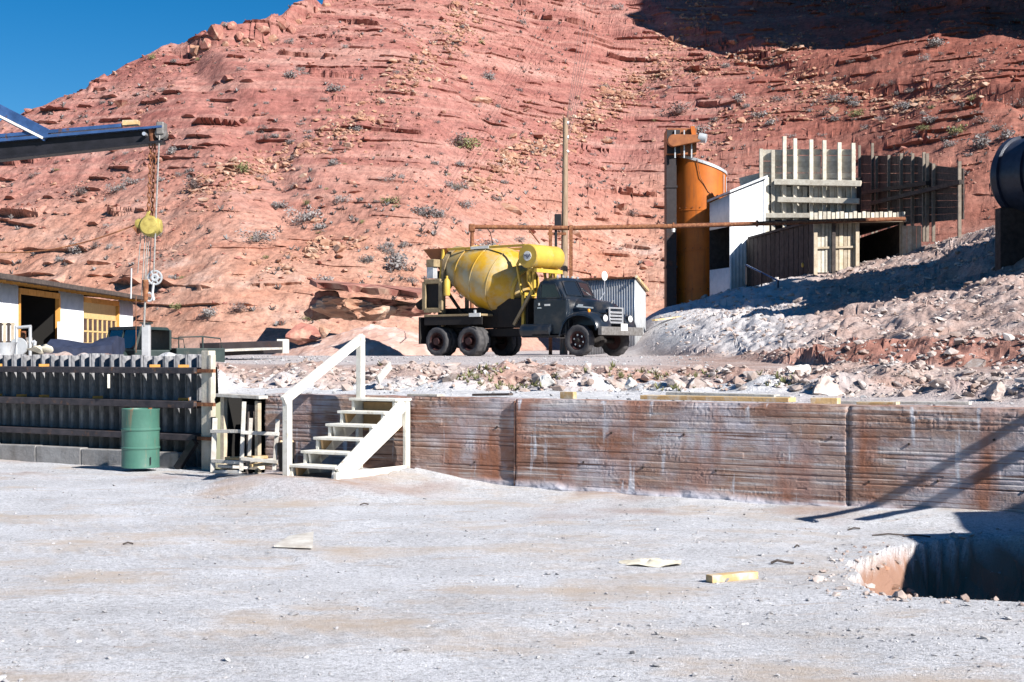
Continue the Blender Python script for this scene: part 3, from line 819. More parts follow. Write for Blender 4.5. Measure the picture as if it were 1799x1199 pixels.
for k in range(9):
    tq = t_r - .35 - k * .62 - random.uniform(0, .1)
    for z in (1.475, .985):
        if random.random() < .4:
            MB().bar(WP(tq, PC - .30, z + .02), WP(tq + .10, PC - .18, z + .02), .05, .04).build('wedge', M['orange_wood'], pw)
for k in range(8):
    ta = t_r - .12 - k * 1.05; tb = ta - 1.03
    MB().bar(WP(ta, PC - .50, .09), WP(tb, PC - .50, .09 + random.uniform(-.015, .015)), .16, .30).build('sill_block', M['sill'], pw, bevel=.012)
# rod hanging down in front of the piles
MB().bar(WP(t_at(191, PC - .55), PC - .55, 1.16), WP(t_at(191, PC - .55), PC - .55, 1.37), .03, .03).build('white_rod', M['white_paint'], pw)
# end column at the corner
ec = empty('corner_post', (0, 0, 0), 0, 'pale upright end post at the right end of the pile wall', 'post')
te = t_at(381, PC - .25)
MB().bar(WP(te - .02, PC - .40, -.1), WP(te - .02, PC - .40, 1.72), .15, .14, up=WN).build('post_shaft', M['timber_grey'], ec, bevel=.01)
MB().bar(WP(te + .085, PC - .43, -.1), WP(te + .085, PC - .43, 1.66), .05, .10, up=WN).build('side_batten', M['timber_grey'], ec, bevel=.006)
for z in (.46, .95, 1.43):
    MB().bar(WP(te - .12, PC - .50, z), WP(te + .20, PC - .50, z), .05, .05).build('clamp', M['rust'], ec)
MB().bar(WP(te - .42, PC - .62, .02), WP(te - .06, PC - .62, .42), .08, .10).build('raking_strut', M['steel_dark'], ec)

# ------------------------------------------------------------------ green drum
def drum_mesh(R, H, m):
    pr = [(0.02, .02), (R - .012, .02), (R - .008, 0), (R + .004, 0), (R + .004, .018), (R, .03)]
    for zc in (H * .335, H * .65):
        pr += [(R, zc - .022), (R + .011, zc - .008), (R + .011, zc + .008), (R, zc + .022)]
    pr += [(R, H - .03), (R + .005, H - .02), (R + .005, H), (R - .008, H), (R - .012, H - .02), (.02, H - .022)]
    return MB().lathe(pr, n=40).mesh('drum', m, True)
dp = P(247, 820, 20.25)
dr = empty('oil_drum', (dp.x, dp.y, dp.z - .01), .4, 'green steel drum with rust streaks standing before the pile wall', 'drum')
o = link(bpy.data.objects.new('shell', drum_mesh(.262, .835, M['green_drum'])), dr)
MB().lathe([(.03, .815), (.03, .838), (.02, .842)], (.14, .05, 0), n=12).build('bung', M['rust'], dr, True)
MB().bar((.1, -.262, .05), (.1, -.265, .16), .012, .012).build('drip_mark', M['steel_dark'], dr)

# ------------------------------------------------------------------ white wooden steps
SO = Vector((-2.13, 16.885, .17)); R_ = WN; W_ = -WT
stairs = empty('wooden_steps', (0, 0, 0), 0, 'white painted open wooden steps with one handrail leading up the wall', 'steps')
def SP(run, wid, z): p = SO + R_ * run + W_ * wid; return Vector((p.x, p.y, SO.z + z))
SW, RISE, RUN, NT = .70, .156, .232, 6
wp = M['white_paint']
for i in range(NT):
    z = (i + 1) * RISE; r0 = .02 + i * RUN; dep = .27 if i < 5 else .36
    MB().prism([SP(r0, -.03, z - .034), SP(r0 + dep, -.03, z - .034), SP(r0 + dep, SW + .03, z - .034), SP(r0, SW + .03, z - .034)], (0, 0, 0), (0, 0, .034)).build('tread', wp, stairs, bevel=.006)
def stringer(w0, w1):
    poly = [(0.02, 0.0)]
    for i in range(NT):
        poly.append((.045 + i * RUN, i * RISE)) if i else None
        poly.append((.045 + i * RUN, (i + 1) * RISE - .036)); poly.append((.045 + (i + 1) * RUN, (i + 1) * RISE - .036))
    poly += [(.045 + NT * RUN, NT * RISE - .30), (.30, 0.0)]
    a = SP(0, w0, 0); b = SP(0, w1, 0); d = b - a
    return MB().prism([SP(r, w0, z) for r, z in poly], (0, 0, 0), d)
for w0 in (.0, SW - .04):
    stringer(w0, w0 + .04).build('stringer', wp, stairs)
def sbar(r0, w0, z0, r1, w1, z1, w, h, name='brace', m=wp, up=(0, 0, 1)):
    return MB().bar(SP(r0, w0, z0), SP(r1, w1, z1), w, h, up).build(name, m, stairs, bevel=.005)
sbar(.0, -.035, .045, 1.44, -.035, .045, .05, .09, 'base_rail')
sbar(.0, SW + .035, .045, 1.44, SW + .035, .045, .05, .09, 'base_rail')
sbar(1.40, -.035, .0, 1.40, -.035, NT * RISE - .04, .05, .09, 'back_post', up=R_)
sbar(1.40, SW + .035, .0, 1.40, SW + .035, NT * RISE - .04, .05, .09, 'back_post', up=R_)
sbar(.07, -.036, .07, 1.34, -.036, NT * RISE - .07, .045, .16, 'side_board')
# plywood backing seen between the treads
MB().prism([SP(1.37, .06, .52), SP(1.37, SW - .06, .52), SP(1.37, SW - .06, .88), SP(1.37, .06, .88)], R_ * 0, R_ * .015).build('back_panel', M['ply'], stairs)
for i in range(5):   # cleats under the treads
    z = (i + 1) * RISE; r0 = .05 + i * RUN
    MB().prism([SP(r0, SW * .9, z - .034), SP(r0 + .22, SW * .9, z - .034), SP(r0 + .03, SW * .9, z - .18)], (0, 0, 0), -W_ * .03).build('cleat', M['white_paint'] if i % 2 else M['ply'], stairs)
sbar(.04, SW + .05, -.03, .04, SW + .05, .98, .085, .085, 'rail_post', up=R_)
sbar(1.36, SW - .02, NT * RISE, 1.36, SW - .02, NT * RISE + .80, .085, .085, 'rail_post', up=R_)
sbar(-.03, SW + .05, .93, 1.40, SW - .02, NT * RISE + .78, .06, .11, 'handrail')

# ------------------------------------------------------------------ timber rack and odds beside the doorway
rk = empty('timber_rack', (0, 0, 0), 0, 'light grey scrap timber rack of posts and rails beside the doorway', 'rack')
def rackbar(a, b, w=.045, name='rail'):
    MB().bar(a, b, w, w).build(name, M['grey_lumber'], rk, bevel=.004)
g = lambda px, py, d: P(px, py, d)
rackbar(g(374, 830, 18.9), g(378, 735, 18.9), .06, 'post'); rackbar(g(424, 827, 18.6), g(429, 706, 18.6), .05, 'post')
rackbar(g(437, 822, 19.1), g(441, 735, 19.1), .045, 'post'); rackbar(g(482, 826, 18.5), g(488, 737, 18.5), .05, 'post')
rackbar(g(371, 758, 18.88), g(425, 758, 18.62)); rackbar(g(424, 760, 18.57), g(490, 763, 18.45)); rackbar(g(373, 810, 18.88), g(424, 813, 18.62)); rackbar(g(424, 806, 18.57), g(488, 812, 18.45))
rackbar(g(376, 829, 18.85), g(423, 829, 18.6), .04)
for k, (a, b, mm) in enumerate((((388, 812), (480, 808), 'grey_lumber'), ((395, 806), (470, 803), 'fresh_lumber'), ((440, 818), (486, 813), 'fresh_lumber'), ((384, 819), (436, 822), 'grey_lumber'))):
    pa_, pb_ = P(a[0], a[1], 18.95 - .05 * k), P(b[0], b[1], 19.1 - .05 * k)
    o = MB().bar(pa_, pb_, .14, .035).build('scrap_board', M[mm], None, bevel=.004)
    tag(o, ['grey board lowest at the back of the pile under the rack', 'tan board lying across the scrap pile under the rack', 'short tan board nearest the steps under the rack', 'short grey board at the left end under the rack'][k], 'board', 'scrap boards under the rack')
bk_p = P(503, 828, 18.5)
bu = empty('black_bucket', (bk_p.x, bk_p.y, bk_p.z), 0, 'tall black bucket just left of the steps', 'bucket')
MB().lathe([(.02, .02), (.09, 0), (.12, .36), (.125, .37), (.115, .37), (.09, .05)], n=20).build('pail', M['chassis'], bu, True)
MB().bar((-.08, -.02, .39), (.08, .05, .385), .05, .02).build('stick', M['fresh_lumber'], bu)

# ------------------------------------------------------------------ lumber lying on the wall and shelf
def board(px0, py0, d0, px1, py1, d1, w, h, m, name, label, grp='lumber on top of the wall'):
    o = MB().bar(P(px0, py0, d0), P(px1, py1, d1), w, h).build(name, M[m], None, bevel=.004)
    return tag(o, label, 'lumber', grp)
board(1132, 698, 16.75, 1392, 703, 15.75, .22, .05, 'fresh_lumber', 'long_board', 'long tan board lying along the top of the wall, nearest the edge')
board(1175, 692, 17.1, 1365, 697, 16.3, .16, .045, 'grey_lumber', 'long_board', 'long grey board lying behind the tan one on the wall')
board(1300, 697, 16.6, 1392, 700, 16.2, .1, .04, 'grey_lumber', 'short_board', 'short grey board at the right end of the long boards')
board(1427, 706, 15.55, 1474, 706.5, 15.4, .12, .085, 'fresh_lumber', 'timber_block', 'orange-tan timber block on the wall above the right joint')
board(987, 694.5, 17.4, 1010, 695, 17.3, .09, .085, 'fresh_lumber', 'timber_block', 'small square tan block on the wall right of the left joint')
board(1480, 707, 15.7, 1705, 709, 14.9, .10, .03, 'grey_lumber', 'thin_lath', 'thin long lath on the wall right of the orange block')
board(1508, 709, 15.3, 1578, 709, 15.05, .12, .03, 'fresh_lumber', 'short_board', 'short tan board in front of the thin lath')
board(833, 694, 18.0, 898, 693, 17.7, .10, .03, 'timber_dark', 'thin_lath', 'thin dark lath on the wall left of the left joint')
board(722, 694.5, 18.3, 775, 695, 18.0, .16, .03, 'grey_lumber', 'short_board', 'pale board on the wall just right of the steps')
board(664, 668, 21.5, 686, 642, 21.9, .03, .13, 'grey_lumber', 'leaning_board', 'pale board leaning against the bank behind the handrail', 'boards on the bank')
board(1148, 563, 51.5, 1205, 556, 52.0, .25, .06, 'fresh_lumber', 'plank', 'tan plank lying on the gravel left of the silo', 'boards on the bank')
board(1175, 632, 40.5, 1260, 618, 41.5, .22, .05, 'grey_lumber', 'plank', 'grey plank lying on gravel right of the truck', 'boards on the bank')
board(1165, 636, 38.5, 1215, 632, 39.0, .22, .05, 'grey_lumber', 'plank', 'shorter grey plank lying nearest the truck bumper', 'boards on the bank')
# long low concrete slab at the edge of the pad
sl = empty('loading_slab', (0, 0, 0), 0, 'long low dark slab with bright white end left of the big rock', 'slab')
a_, b_ = P(368, 611, 33.0), P(487, 606, 36.5)
MB().bar(a_ + Vector((0, 0, -.05)), b_ + Vector((0, 0, -.05)), .5, .30).build('slab_body', M['elev_dark'], sl)
MB().bar(b_ + Vector((.02, 0, -.04)), b_ + Vector((.28, .02, -.04)), .55, .36).build('slab_end', M['white_paint'], sl)
MB().bar(P(360, 617, 32.0), P(480, 612.5, 35.0), .5, .05).build('slab_step', M['grey_lumber'], sl)

# ------------------------------------------------------------------ garage
GX = -18.3
gar = empty('garage', (GX, 60, 1.6), 0, 'long white corrugated garage with open bay and tan panelled door', 'garage')
gar.location = (0, 0, 0)
def gy(px): return GX * F / (px - CX)
def gz(px, py): return EYE + (HY - py) / F * gy(px)
y_m40 = gy(-160)
def gwall(px0, px1, name='wall_panel'):
    a, b = gy(px0), gy(px1)
    corr(MB(), (GX, a), (GX, b), 1.4, 1.4, 4.28, 4.28, .16, .02, 6).build(name, M['white_corr'], gar, True, solid=.01)
gwall(-160, 32); gwall(103, 146); gwall(208, 233)
yb, ye = gy(-160), gy(233)
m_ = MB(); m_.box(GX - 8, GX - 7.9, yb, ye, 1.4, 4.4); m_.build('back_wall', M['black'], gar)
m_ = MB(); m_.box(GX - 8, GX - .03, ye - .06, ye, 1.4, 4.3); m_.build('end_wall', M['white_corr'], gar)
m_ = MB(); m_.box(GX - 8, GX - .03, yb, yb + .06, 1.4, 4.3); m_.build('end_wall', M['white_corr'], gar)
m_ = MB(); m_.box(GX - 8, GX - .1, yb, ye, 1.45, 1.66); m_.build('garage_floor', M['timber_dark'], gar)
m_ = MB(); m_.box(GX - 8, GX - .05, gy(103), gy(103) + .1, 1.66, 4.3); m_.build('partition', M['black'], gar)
rf = MB(); rf.prism([(GX + .85, yb - .4, 4.30), (GX - 8.3, yb - .4, 4.90), (GX - 8.3, yb - .4, 5.05), (GX + .85, yb - .4, 4.47)], (0, 0, 0), (0, ye - yb + .9, 0))
rf.build('roof', M['timber_dark'], gar)
y = yb
while y < ye + .3:
    MB().prism([(GX + .62, y, 4.22), (GX - .2, y, 4.24), (GX - .2, y, 4.33), (GX + .62, y, 4.29)], (0, 0, 0), (0, .06, 0)).build('rafter_tail', M['orange_wood'], gar)
    y += .72
for px0, px1 in ((32, 104), (146, 208)):
    a, b = gy(px0), gy(px1)
    n = 5
    for k in range(n):
        MB().box(GX - .06, GX + .05, a + (b - a) * k / n + .02, a + (b - a) * (k + 1) / n - .02, 3.94, 4.16).build('header_board', M['orange_wood'], gar)
    MB().box(GX - .1, GX + .06, b - .18, b, 1.6, 3.98).build('door_jamb', M['orange_wood'], gar)
    if px0 < 100: MB().box(GX - .1, GX + .06, a, a + .12, 1.6, 3.98).build('door_jamb', M['orange_wood'], gar)
# panelled overhead door
a, b = gy(147), gy(205)
door = MB().box(GX - .10, GX - .05, a, b, 1.62, 3.98).build('overhead_door', M['door_tan'], gar)
ncol, zr = 7, [(1.72, 2.12), (2.22, 2.66), (2.74, 3.22)]
for k in range(ncol):
    for z0, z1 in zr:
        y0 = a + (b - a) * (k + .22) / ncol; y1 = a + (b - a) * (k + .82) / ncol
        MB().box(GX - .047, GX - .038, y0, y1, z0, z1).build('pane', M['glass'], door)
for z in (2.17, 2.70, 3.28, 1.66):
    MB().box(GX - .048, GX - .02, a, b, z - .035, z + .035).build('door_rail', M['door_tan'], door)
for k in range(ncol + 1):
    yy = a + (b - a) * k / ncol
    MB().box(GX - .048, GX - .025, yy - .03, yy + .09, 1.62, 3.26).build('door_stile', M['door_tan'], door)
# white board leaning at the open bay
o = MB().box(GX + .2, GX + .28, gy(92), gy(102), 1.6, 3.0).build('leaning_sheet', M['white_corr'], None)
tag(o, 'white sheet standing at the right side of the open garage bay', 'panel')

# ------------------------------------------------------------------ equipment behind the pile wall
mc = empty('slat_crate', (0, 0, 0), 0, 'brown slatted crate at the left edge above the pile wall', 'crate')
for k in range(5):
    px = -6 + k * 7
    MB().bar(P(px, 604, 27), P(px, 567, 27), .05, .02).build('slat', M['timber_dark'] if k % 2 else M['timber'], mc)
MB().bar(P(-10, 570, 27.05), P(26, 570, 27.05), .03, .05).build('crate_rail', M['timber'], mc); MB().bar(P(-10, 602, 27.05), P(26, 602, 27.05), .03, .05).build('crate_rail', M['timber'], mc)
mm = empty('pump_engine', (0, 0, 0), 0, 'small grey engine in a white pipe frame above the pile wall', 'engine')
for a, b in (((29, 625), (29, 573)), ((53, 625), (53, 573)), ((29, 576), (55, 574)), ((60, 615), (62, 600)), ((57, 602), (62, 600))):
    MB().tube(P(a[0], a[1], 26), P(b[0], b[1], 26), .03, n=8).build('frame_tube', M['galv'], mm)
q = P(41, 605, 26.2)
MB().tube(q + Vector((-.12, 0, 0)), q + Vector((.14, .1, .02)), .13, .11, 14).build('engine_block', M['bumper'], mm, True)
MB().tube(q + Vector((.0, 0, .1)), q + Vector((.0, 0, .24)), .05, .05, 10).build('air_filter', M['rust'], mm, True)
MB().lathe([(.16, 0), (.17, .03), (.12, .06), (.03, .07)], tuple(q + Vector((-.02, -.22, -.05))), 'y', 18).build('flywheel', M['galv'], mm, True)
jb = P(8, 612, 25)
o = empty('pale_bin', (jb.x, jb.y, jb.z - .3), 0, 'pale tapered bin at the far left above the pile wall', 'bin')
MB().lathe([(.02, 0), (.12, .0), (.20, .38), (.22, .40), (.18, .40)], n=18).build('bin_shell', M['galv'], o, True)
tarp = MB(); rings = []
for k in range(9):
    a = P(92 + k * 14.5, 609, 26.5); h = .10 + .10 * math.sin(k * .8 + 1) * .4 + (.06 if k > 5 else 0)
    rings.append([a + Vector((0, -.5, -.5)), a + Vector((0, -.45, h * .4 - .06)), a + Vector((0, -.1, h)), a + Vector((0, .4, h * .8)), a + Vector((0, .6, -.5))])
o = tarp.loft(rings).build('tarped_load', M['navy'], None, True)
tag(o, 'low dark blue tarpaulin heap behind the pile wall', 'tarpaulin')
for k, (px, py, s) in enumerate(((68, 613, .15), (80, 612, .13))):
    c = P(px, py, 25.0); b, f = RB2[k]
    o = link(bpy.data.objects.new('cement_sack', npmesh('sack', b * np.array([s * 1.5, s, s]), f, M['paper'], True))); o.location = c
    tag(o, ['white sack on the pile wall edge, left of its pair', 'white sack on the pile wall edge, nearer the tarpaulin'][k], 'sack', 'white sacks')

# old green field truck parked behind the pile wall (only its top shows)
def make_field_truck():
    t = empty('field_truck', tuple(G(246, 27.5, 1.02)), math.radians(222), 'dark olive open field truck parked behind the pile wall', 'truck')
    m = M['olive']; t.scale = (.86, .86, .86)
    hood = MB(); R5 = []
    for x, w, h in ((1.85, .40, .62), (1.75, .46, .70), (1.1, .52, .80), (.55, .60, .84)):
        R5.append([(x, -w, .2), (x, -w, h - .14), (x, -w * .7, h - .02), (x, 0, h + .02), (x, w * .7, h - .02), (x, w, h - .14), (x, w, .2)])
    hood.loft(R5).build('hood', m, t, True)
    for sgn in (-1, 1):
        fd = MB(); R6 = []
        for a in range(9):
            g_ = math.pi * a / 8; x = 1.25 - .55 * math.cos(g_); z = .28 + .42 * math.sin(g_)
            R6.append([(x, sgn * .55, z), (x, sgn * .82, z + .02), (x, sgn * .95, z - .08), (x, sgn * .93, z - .13), (x, sgn * .55, z - .06)])
        fd.loft(R6).build('fender', m, t, True)
        MB().lathe([(.09, 0), (.10, .05), (.07, .09)], (1.86, sgn * .55, .52), 'x', 14).build('headlight', M['chrome'], t, True)
        MB().lathe([(.15, -.11), (.40, -.11), (.43, -.06), (.43, .06), (.40, .11), (.15, .11)], (1.25, sgn * .76, .05), 'y', 24).build('wheel', M['tyre'], t, True)
        MB().lathe([(.15, -.11), (.40, -.11), (.43, -.06), (.43, .06), (.40, .11), (.15, .11)], (-1.35, sgn * .76, .05), 'y', 24).build('wheel', M['tyre'], t, True)
    MB().box(-.30, .56, -.85, .85, .1, .86).build('cab_tub', m, t, bevel=.03)
    # windscreen frame
    ws = MB()
    for y in (-.72, -.01, .72): ws.bar((.50, y, .85), (.36, y, 1.33), .05, .05)
    ws.bar((.36, -.74, 1.34), (.36, .74, 1.34), .06, .06); ws.bar((.50, -.74, .87), (.50, .74, .87), .05, .05)
    w_ = ws.build('windscreen_frame', m, t)
    MB().bar((.49, 0, .88), (.365, 0, 1.32), 1.40, .008, up=(1, 0, .3)).build('pane', M['glass'], w_)
    MB().prism([(.34, -.70, 1.36), (-.38, -.72, 1.28), (-.42, -.72, 1.05), (-.42, .72, 1.05), (-.38, .72, 1.28), (.34, .70, 1.36)][:3] and [(.38, -.72, 1.31), (.38, .72, 1.31), (.38, .6, 1.38), (.38, -.6, 1.38)], (0, 0, 0), (-.75, 0, -.02)).build('cab_roof', m, t, bevel=.02)
    MB().box(-.36, -.30, -.80, .80, .85, 1.30).build('cab_back', m, t, bevel=.02)
    MB().box(-1.65, -.42, -.90, .90, .25, .90).build('cargo_bed', m, t, bevel=.02)
    MB().box(-1.67, -1.652, -.85, .85, .3, .86).build('tailgate', m, t)
    for y in (-.85, .85):
        MB().path([(-.5, y, .88), (-.5, y, 1.14), (-1.1, y, 1.16), (-1.55, y, 1.12), (-1.6, y, .88)], .018, 6).build('hoop_rail', M['olive'], t)
        MB().bar((-1.1, y, .88), (-1.1, y, 1.15), .03, .03).build('hoop_post', M['olive'], t)
    return t
make_field_truck()
o = empty('steel_column', tuple(G(257, 25.5, .9)), 0, 'grey-green steel column directly below the crane hook', 'column')
MB().box(-.07, .07, -.06, .06, 0, 1.32).build('shaft', M['galv'], o, bevel=.01)
MB().box(-.10, .10, -.09, .09, 1.32, 1.345).build('cap_plate', M['olive'], o)

# ------------------------------------------------------------------ jib crane at the left with chain hoist
DC = 22.0
cr = empty('jib_crane', tuple(G(-260, DC, 0)), 0, 'dark blue steel jib crane boom reaching in from the left', 'crane')
cr.location = (0, 0, 0)
def C3(px, py, dy=0.0): v = P(px, py, DC); v.y += dy; return v
def beamseg(pa, ta, pb, tb, w, name, m, y=0.0):
    a0, a1, b0, b1 = C3(pa[0], pa[1], y), C3(pa[0], pa[1] + ta, y), C3(pb[0], pb[1], y), C3(pb[0], pb[1] + tb, y)
    return MB().prism([a0, b0, b1, a1], (0, -w / 2, 0), (0, w / 2, 0)).build(name, m, cr, bevel=.004)
bm_ = beamseg((-330, 281), 30, (288, 226), 22, .05, 'boom_web', M['steel_dark'])
beamseg((-330, 273), 8, (288, 222.5), 4, .26, 'top_flange', M['steel_blue'])
beamseg((-330, 311.5), 7, (288, 248.3), 4, .26, 'bottom_flange', M['steel_dark'])
beamseg((-330, 266), 6.5, (215, 219), 6, .13, 'top_stiffener', M['steel_blue'], -.03)
beamseg((217, 213), 9, (244, 212), 8, .16, 'wood_packer', M['fresh_lumber'])
MB().bar(C3(86, 240, -.05), C3(-330, 27, -.05), .10, .20).build('tie_strut', M['steel_blue'], cr, bevel=.01)
MB().bar(C3(80, 245, -.12), C3(-330, 38, -.12), .03, .035).build('strut_flange', M['white_paint'], cr)
MB().bar(C3(-330, 20), C3(-330, 900), .35, .35).build('mast', M['steel_dark'], cr, bevel=.01)
MB().tube(C3(284, 236, -.09), C3(284, 236, .09), .085, .085, 18).build('sheave_housing', M['bumper'], cr, True)
MB().box(*sum(([C3(277, 0).x, C3(291, 0).x], [DC - .12, DC + .12], [C3(0, 238).z, C3(0, 216).z]), [])).build('end_box', M['bumper'], cr, bevel=.02)
MB().tube(C3(257.5, 238, -.16), C3(257.5, 238, .16), .03, n=10).build('shackle_pin', M['chrome'], cr, True)
# fall rope from the tip
MB().path([C3(283, 240, -.1), C3(279, 330, -.1), C3(273, 480, -.1)], .013, 6).build('fall_rope', M['rope'], cr)

ho = empty('chain_hoist', (0, 0, 0), 0, 'yellow chain hoist hanging from the crane on rusty chain with rope blocks', 'hoist')
def ring(mb, c, ax, R, r, stretch=1.0, n=10, k=6, long=Vector((0, 0, 1))):
    ax = Vector(ax).normalized(); l = long; b = ax.cross(l).normalized(); vs = []; fs = []
    for i in range(n):
        a = 2 * math.pi * i / n; d = l * math.cos(a) * stretch + b * math.sin(a); dn = (l * math.cos(a) + b * math.sin(a)).normalized()
        for j in range(k):
            q = 2 * math.pi * j / k
            vs.append(Vector(c) + d * R + dn * (r * math.cos(q)) + ax * (r * math.sin(q)))
    for i in range(n):
        for j in range(k):
            fs.append((i*k+j, ((i+1) % n)*k+j, ((i+1) % n)*k+(j+1) % k, i*k+(j+1) % k))
    mb.add(vs, fs)
ch = MB()
for col in (-.030, .030):
    for k in range(17):
        c = C3(269 - .28 * k, 240 + k * 8.6); c.x += col
        ring(ch, c, (1, 0, 0) if (k + (col > 0)) % 2 else (0, 1, 0), .026, .011, 1.75)
ch.build('chain', M['rust'], ho, True)
MB().tube(C3(268, 228), C3(268, 250), .06, .05, 12).build('top_shackle', M['rust'], ho, True)
hy = C3(263, 398)
MB().lathe([(.02, -.16), (.13, -.15), (.16, -.10), (.165, .08), (.14, .14), (.03, .15)], (hy.x + .02, hy.y, hy.z), 'y', 22).build('gear_case', M['hoist_yellow'], ho, True)
MB().lathe([(.02, -.20), (.08, -.19), (.10, -.15), (.10, -.02), (.12, 0)], (hy.x - .02, hy.y, hy.z + .02), 'x', 18).build('motor', M['hoist_yellow'], ho, True)
MB().lathe([(.12, 0), (.12, .12), (.10, .16), (.03, .17)], (hy.x + .02, hy.y, hy.z + .0), 'x', 18).build('brake_cover', M['hoist_yellow'], ho, True)
MB().bar(hy + Vector((-.06, 0, .12)), hy + Vector((.0, 0, .24)), .05, .05).build('top_hook', M['hoist_yellow'], ho, bevel=.01)
MB().bar(hy + Vector((-.22, -.05, .0)), hy + Vector((-.14, -.05, -.1)), .06, .08).build('control_box', M['rust'], ho)
for px0, px1, y1 in ((243, 242, 480), (250, 249, 520), (254, 253, 520), (258, 256, 500), (261, 262, 500)):
    MB().path([C3(px0 + 5, 408), C3(px1, y1)], .008, 5).build('rope', M['rope'], ho)
bp_ = C3(272, 488)
ring(w_ := MB(), bp_, (0, 1, 0), .105, .016, 1.0, 20, 6); ring(w_, bp_, (0, 1, 0), .045, .02, 1.0, 14, 6)
for k in range(3):
    a = k * 1.05; dd = Vector((math.cos(a), 0, math.sin(a))) * .1; w_.bar(bp_ - dd, bp_ + dd, .02, .02)
w_.build('pulley', M['galv'], ho, True)
MB().tube(C3(256, 492), C3(256, 530), .05, .035, 12).build('lower_block', M['rust'], ho, True)
ring(w_ := MB(), C3(262, 522), (0, 1, 0), .05, .014, 1.3, 12, 6); w_.build('hook', M['galv'], ho, True)
MB().path([C3(270, 497), C3(268, 515), C3(270, 528)], .02, 6).build('swivel', M['galv'], ho)
MB().path([C3(255, 528), C3(253, 575)], .016, 6).build('sling', M['rope'], ho)
MB().path([C3(239, 520), C3(239, 620)], .006, 5).build('tag_line', M['rust'], ho)
MB().path([C3(231, 472), C3(230, 525)], .012, 6).build('pendant', M['galv'], ho)
pts = []
for k in range(25):
    s_ = k / 24; px = -140 + (236 + 140) * s_; py = 395 + 14 * (1 - s_) + 50 * 4 * s_ * (1 - s_) * (1 - .25 * s_) * .93
    pts.append(C3(px, py, .05))
o = MB().path(pts, .012, 6).build('power_cable', M['rust'], None); tag(o, 'brown power cable drooping from the left to the yellow hoist', 'cable')
# ------------------------------------------------------------------ concrete mixer truck
# local frame: x forward (0 = front bumper face), y to the truck's left (far side), z up from the road
TH = math.radians(38.0)
Rf = Vector((158 / F * 43.5, 43.5, 0))
fwd = Vector((math.cos(TH), -math.sin(TH), 0)); lft = Vector((math.sin(TH), math.cos(TH), 0))
org = Rf + lft * 1.15
tk = empty('mixer_truck', (org.x, org.y, 1.62), -TH, 'dark green mixer truck with yellow drum parked on the upper level', 'truck')
def wheel(x, y, dual=False, front=False):
    R = .50; n = 56
    def tread(r, k, i): return r - (.016 if (r > R - .03 and (i // 2) % 2) else 0)
    s = 1 if y > 0 else -1
    rim = MB()
    if front:
        rim.lathe([(.03, -.10), (.11, -.10), (.13, -.05), (.22, -.02), (.25, -.09), (.29, -.12), (.29, .10), (.05, .10)], (0, 0, 0), 'y', 28)
    else:
        rim.lathe([(.03, -.16), (.12, -.16), (.13, .02), (.22, .04), (.26, -.10), (.30, -.13), (.30, .30), (.05, .30)], (0, 0, 0), 'y', 28)
    w = rim.build('wheel', M['rim'], tk, True)
    prof = [(.29, -.11), (.33, -.135), (.42, -.145), (R - .035, -.13), (R - .005, -.105), (R, -.05), (R, .05), (R - .005, .105), (R - .035, .13), (.42, .145), (.33, .135), (.29, .11)]
    MB().lathe(prof, (0, 0, 0), 'y', n, False, tread).build('tyre', M['tyre'], w, True)
    if dual: MB().lathe(prof, (0, .31, 0), 'y', n, False, tread).build('tyre', M['tyre'], w, True)
    if front:
        for k in range(6):
            a = k * math.pi / 3
            MB().lathe([(.03, -.062), (.032, -.045)], (.175 * math.cos(a), 0, .175 * math.sin(a)), 'y', 8).build('wheel_hole', M['chrome'], w)
        MB().lathe([(.02, -.15), (.06, -.14), (.08, -.09)], (0, 0, 0), 'y', 14).build('hub_cap', M['chassis'], w, True)
    w.location = (x, y, R); w.rotation_euler = (0, random.uniform(0, 3), 0 if s < 0 else math.pi)
    return w
wheel(-.95, -.98, front=True); wheel(-.95, .98, front=True)
for x in (-5.32, -6.72):
    wheel(x, -1.0, dual=True); wheel(x, 1.0, dual=True)
g_ = M['truck']; ck = M['chassis']; ye_ = M['yellow']; yc = M['yellow_clean']
for y in (-.42, .42):
    MB().box(-7.5, -.12, y - .05, y + .05, .66, .92).build('frame_rail', ck, tk, bevel=.01)
for x in (-1.3, -2.9, -4.3, -6.0, -7.3):
    MB().box(x - .06, x + .06, -.37, .37, .68, .86).build('cross_member', ck, tk)
for x in (-.95, -5.32, -6.72):
    MB().tube((x, -.85, .5), (x, .85, .5), .08, n=12).build('axle', ck, tk, True)
    MB().lathe([(.05, -.22), (.2, -.1), (.22, 0), (.2, .1), (.05, .22)], (x, 0, .5), 'y', 16).build('differential', ck, tk, True)
# front bumper with plate
bu_ = MB().prism([(-.0, -1.16, .66), (.02, -1.1, .66), (.02, 1.1, .66), (0, 1.16, .66), (-.14, 1.16, .66), (-.14, -1.16, .66)], (0, 0, 0), (0, 0, .26)).build('bumper', M['bumper'], tk, bevel=.015)
MB().box(.024, .032, -.14, .22, .80, 1.02).build('licence_plate', M['plate'], tk)
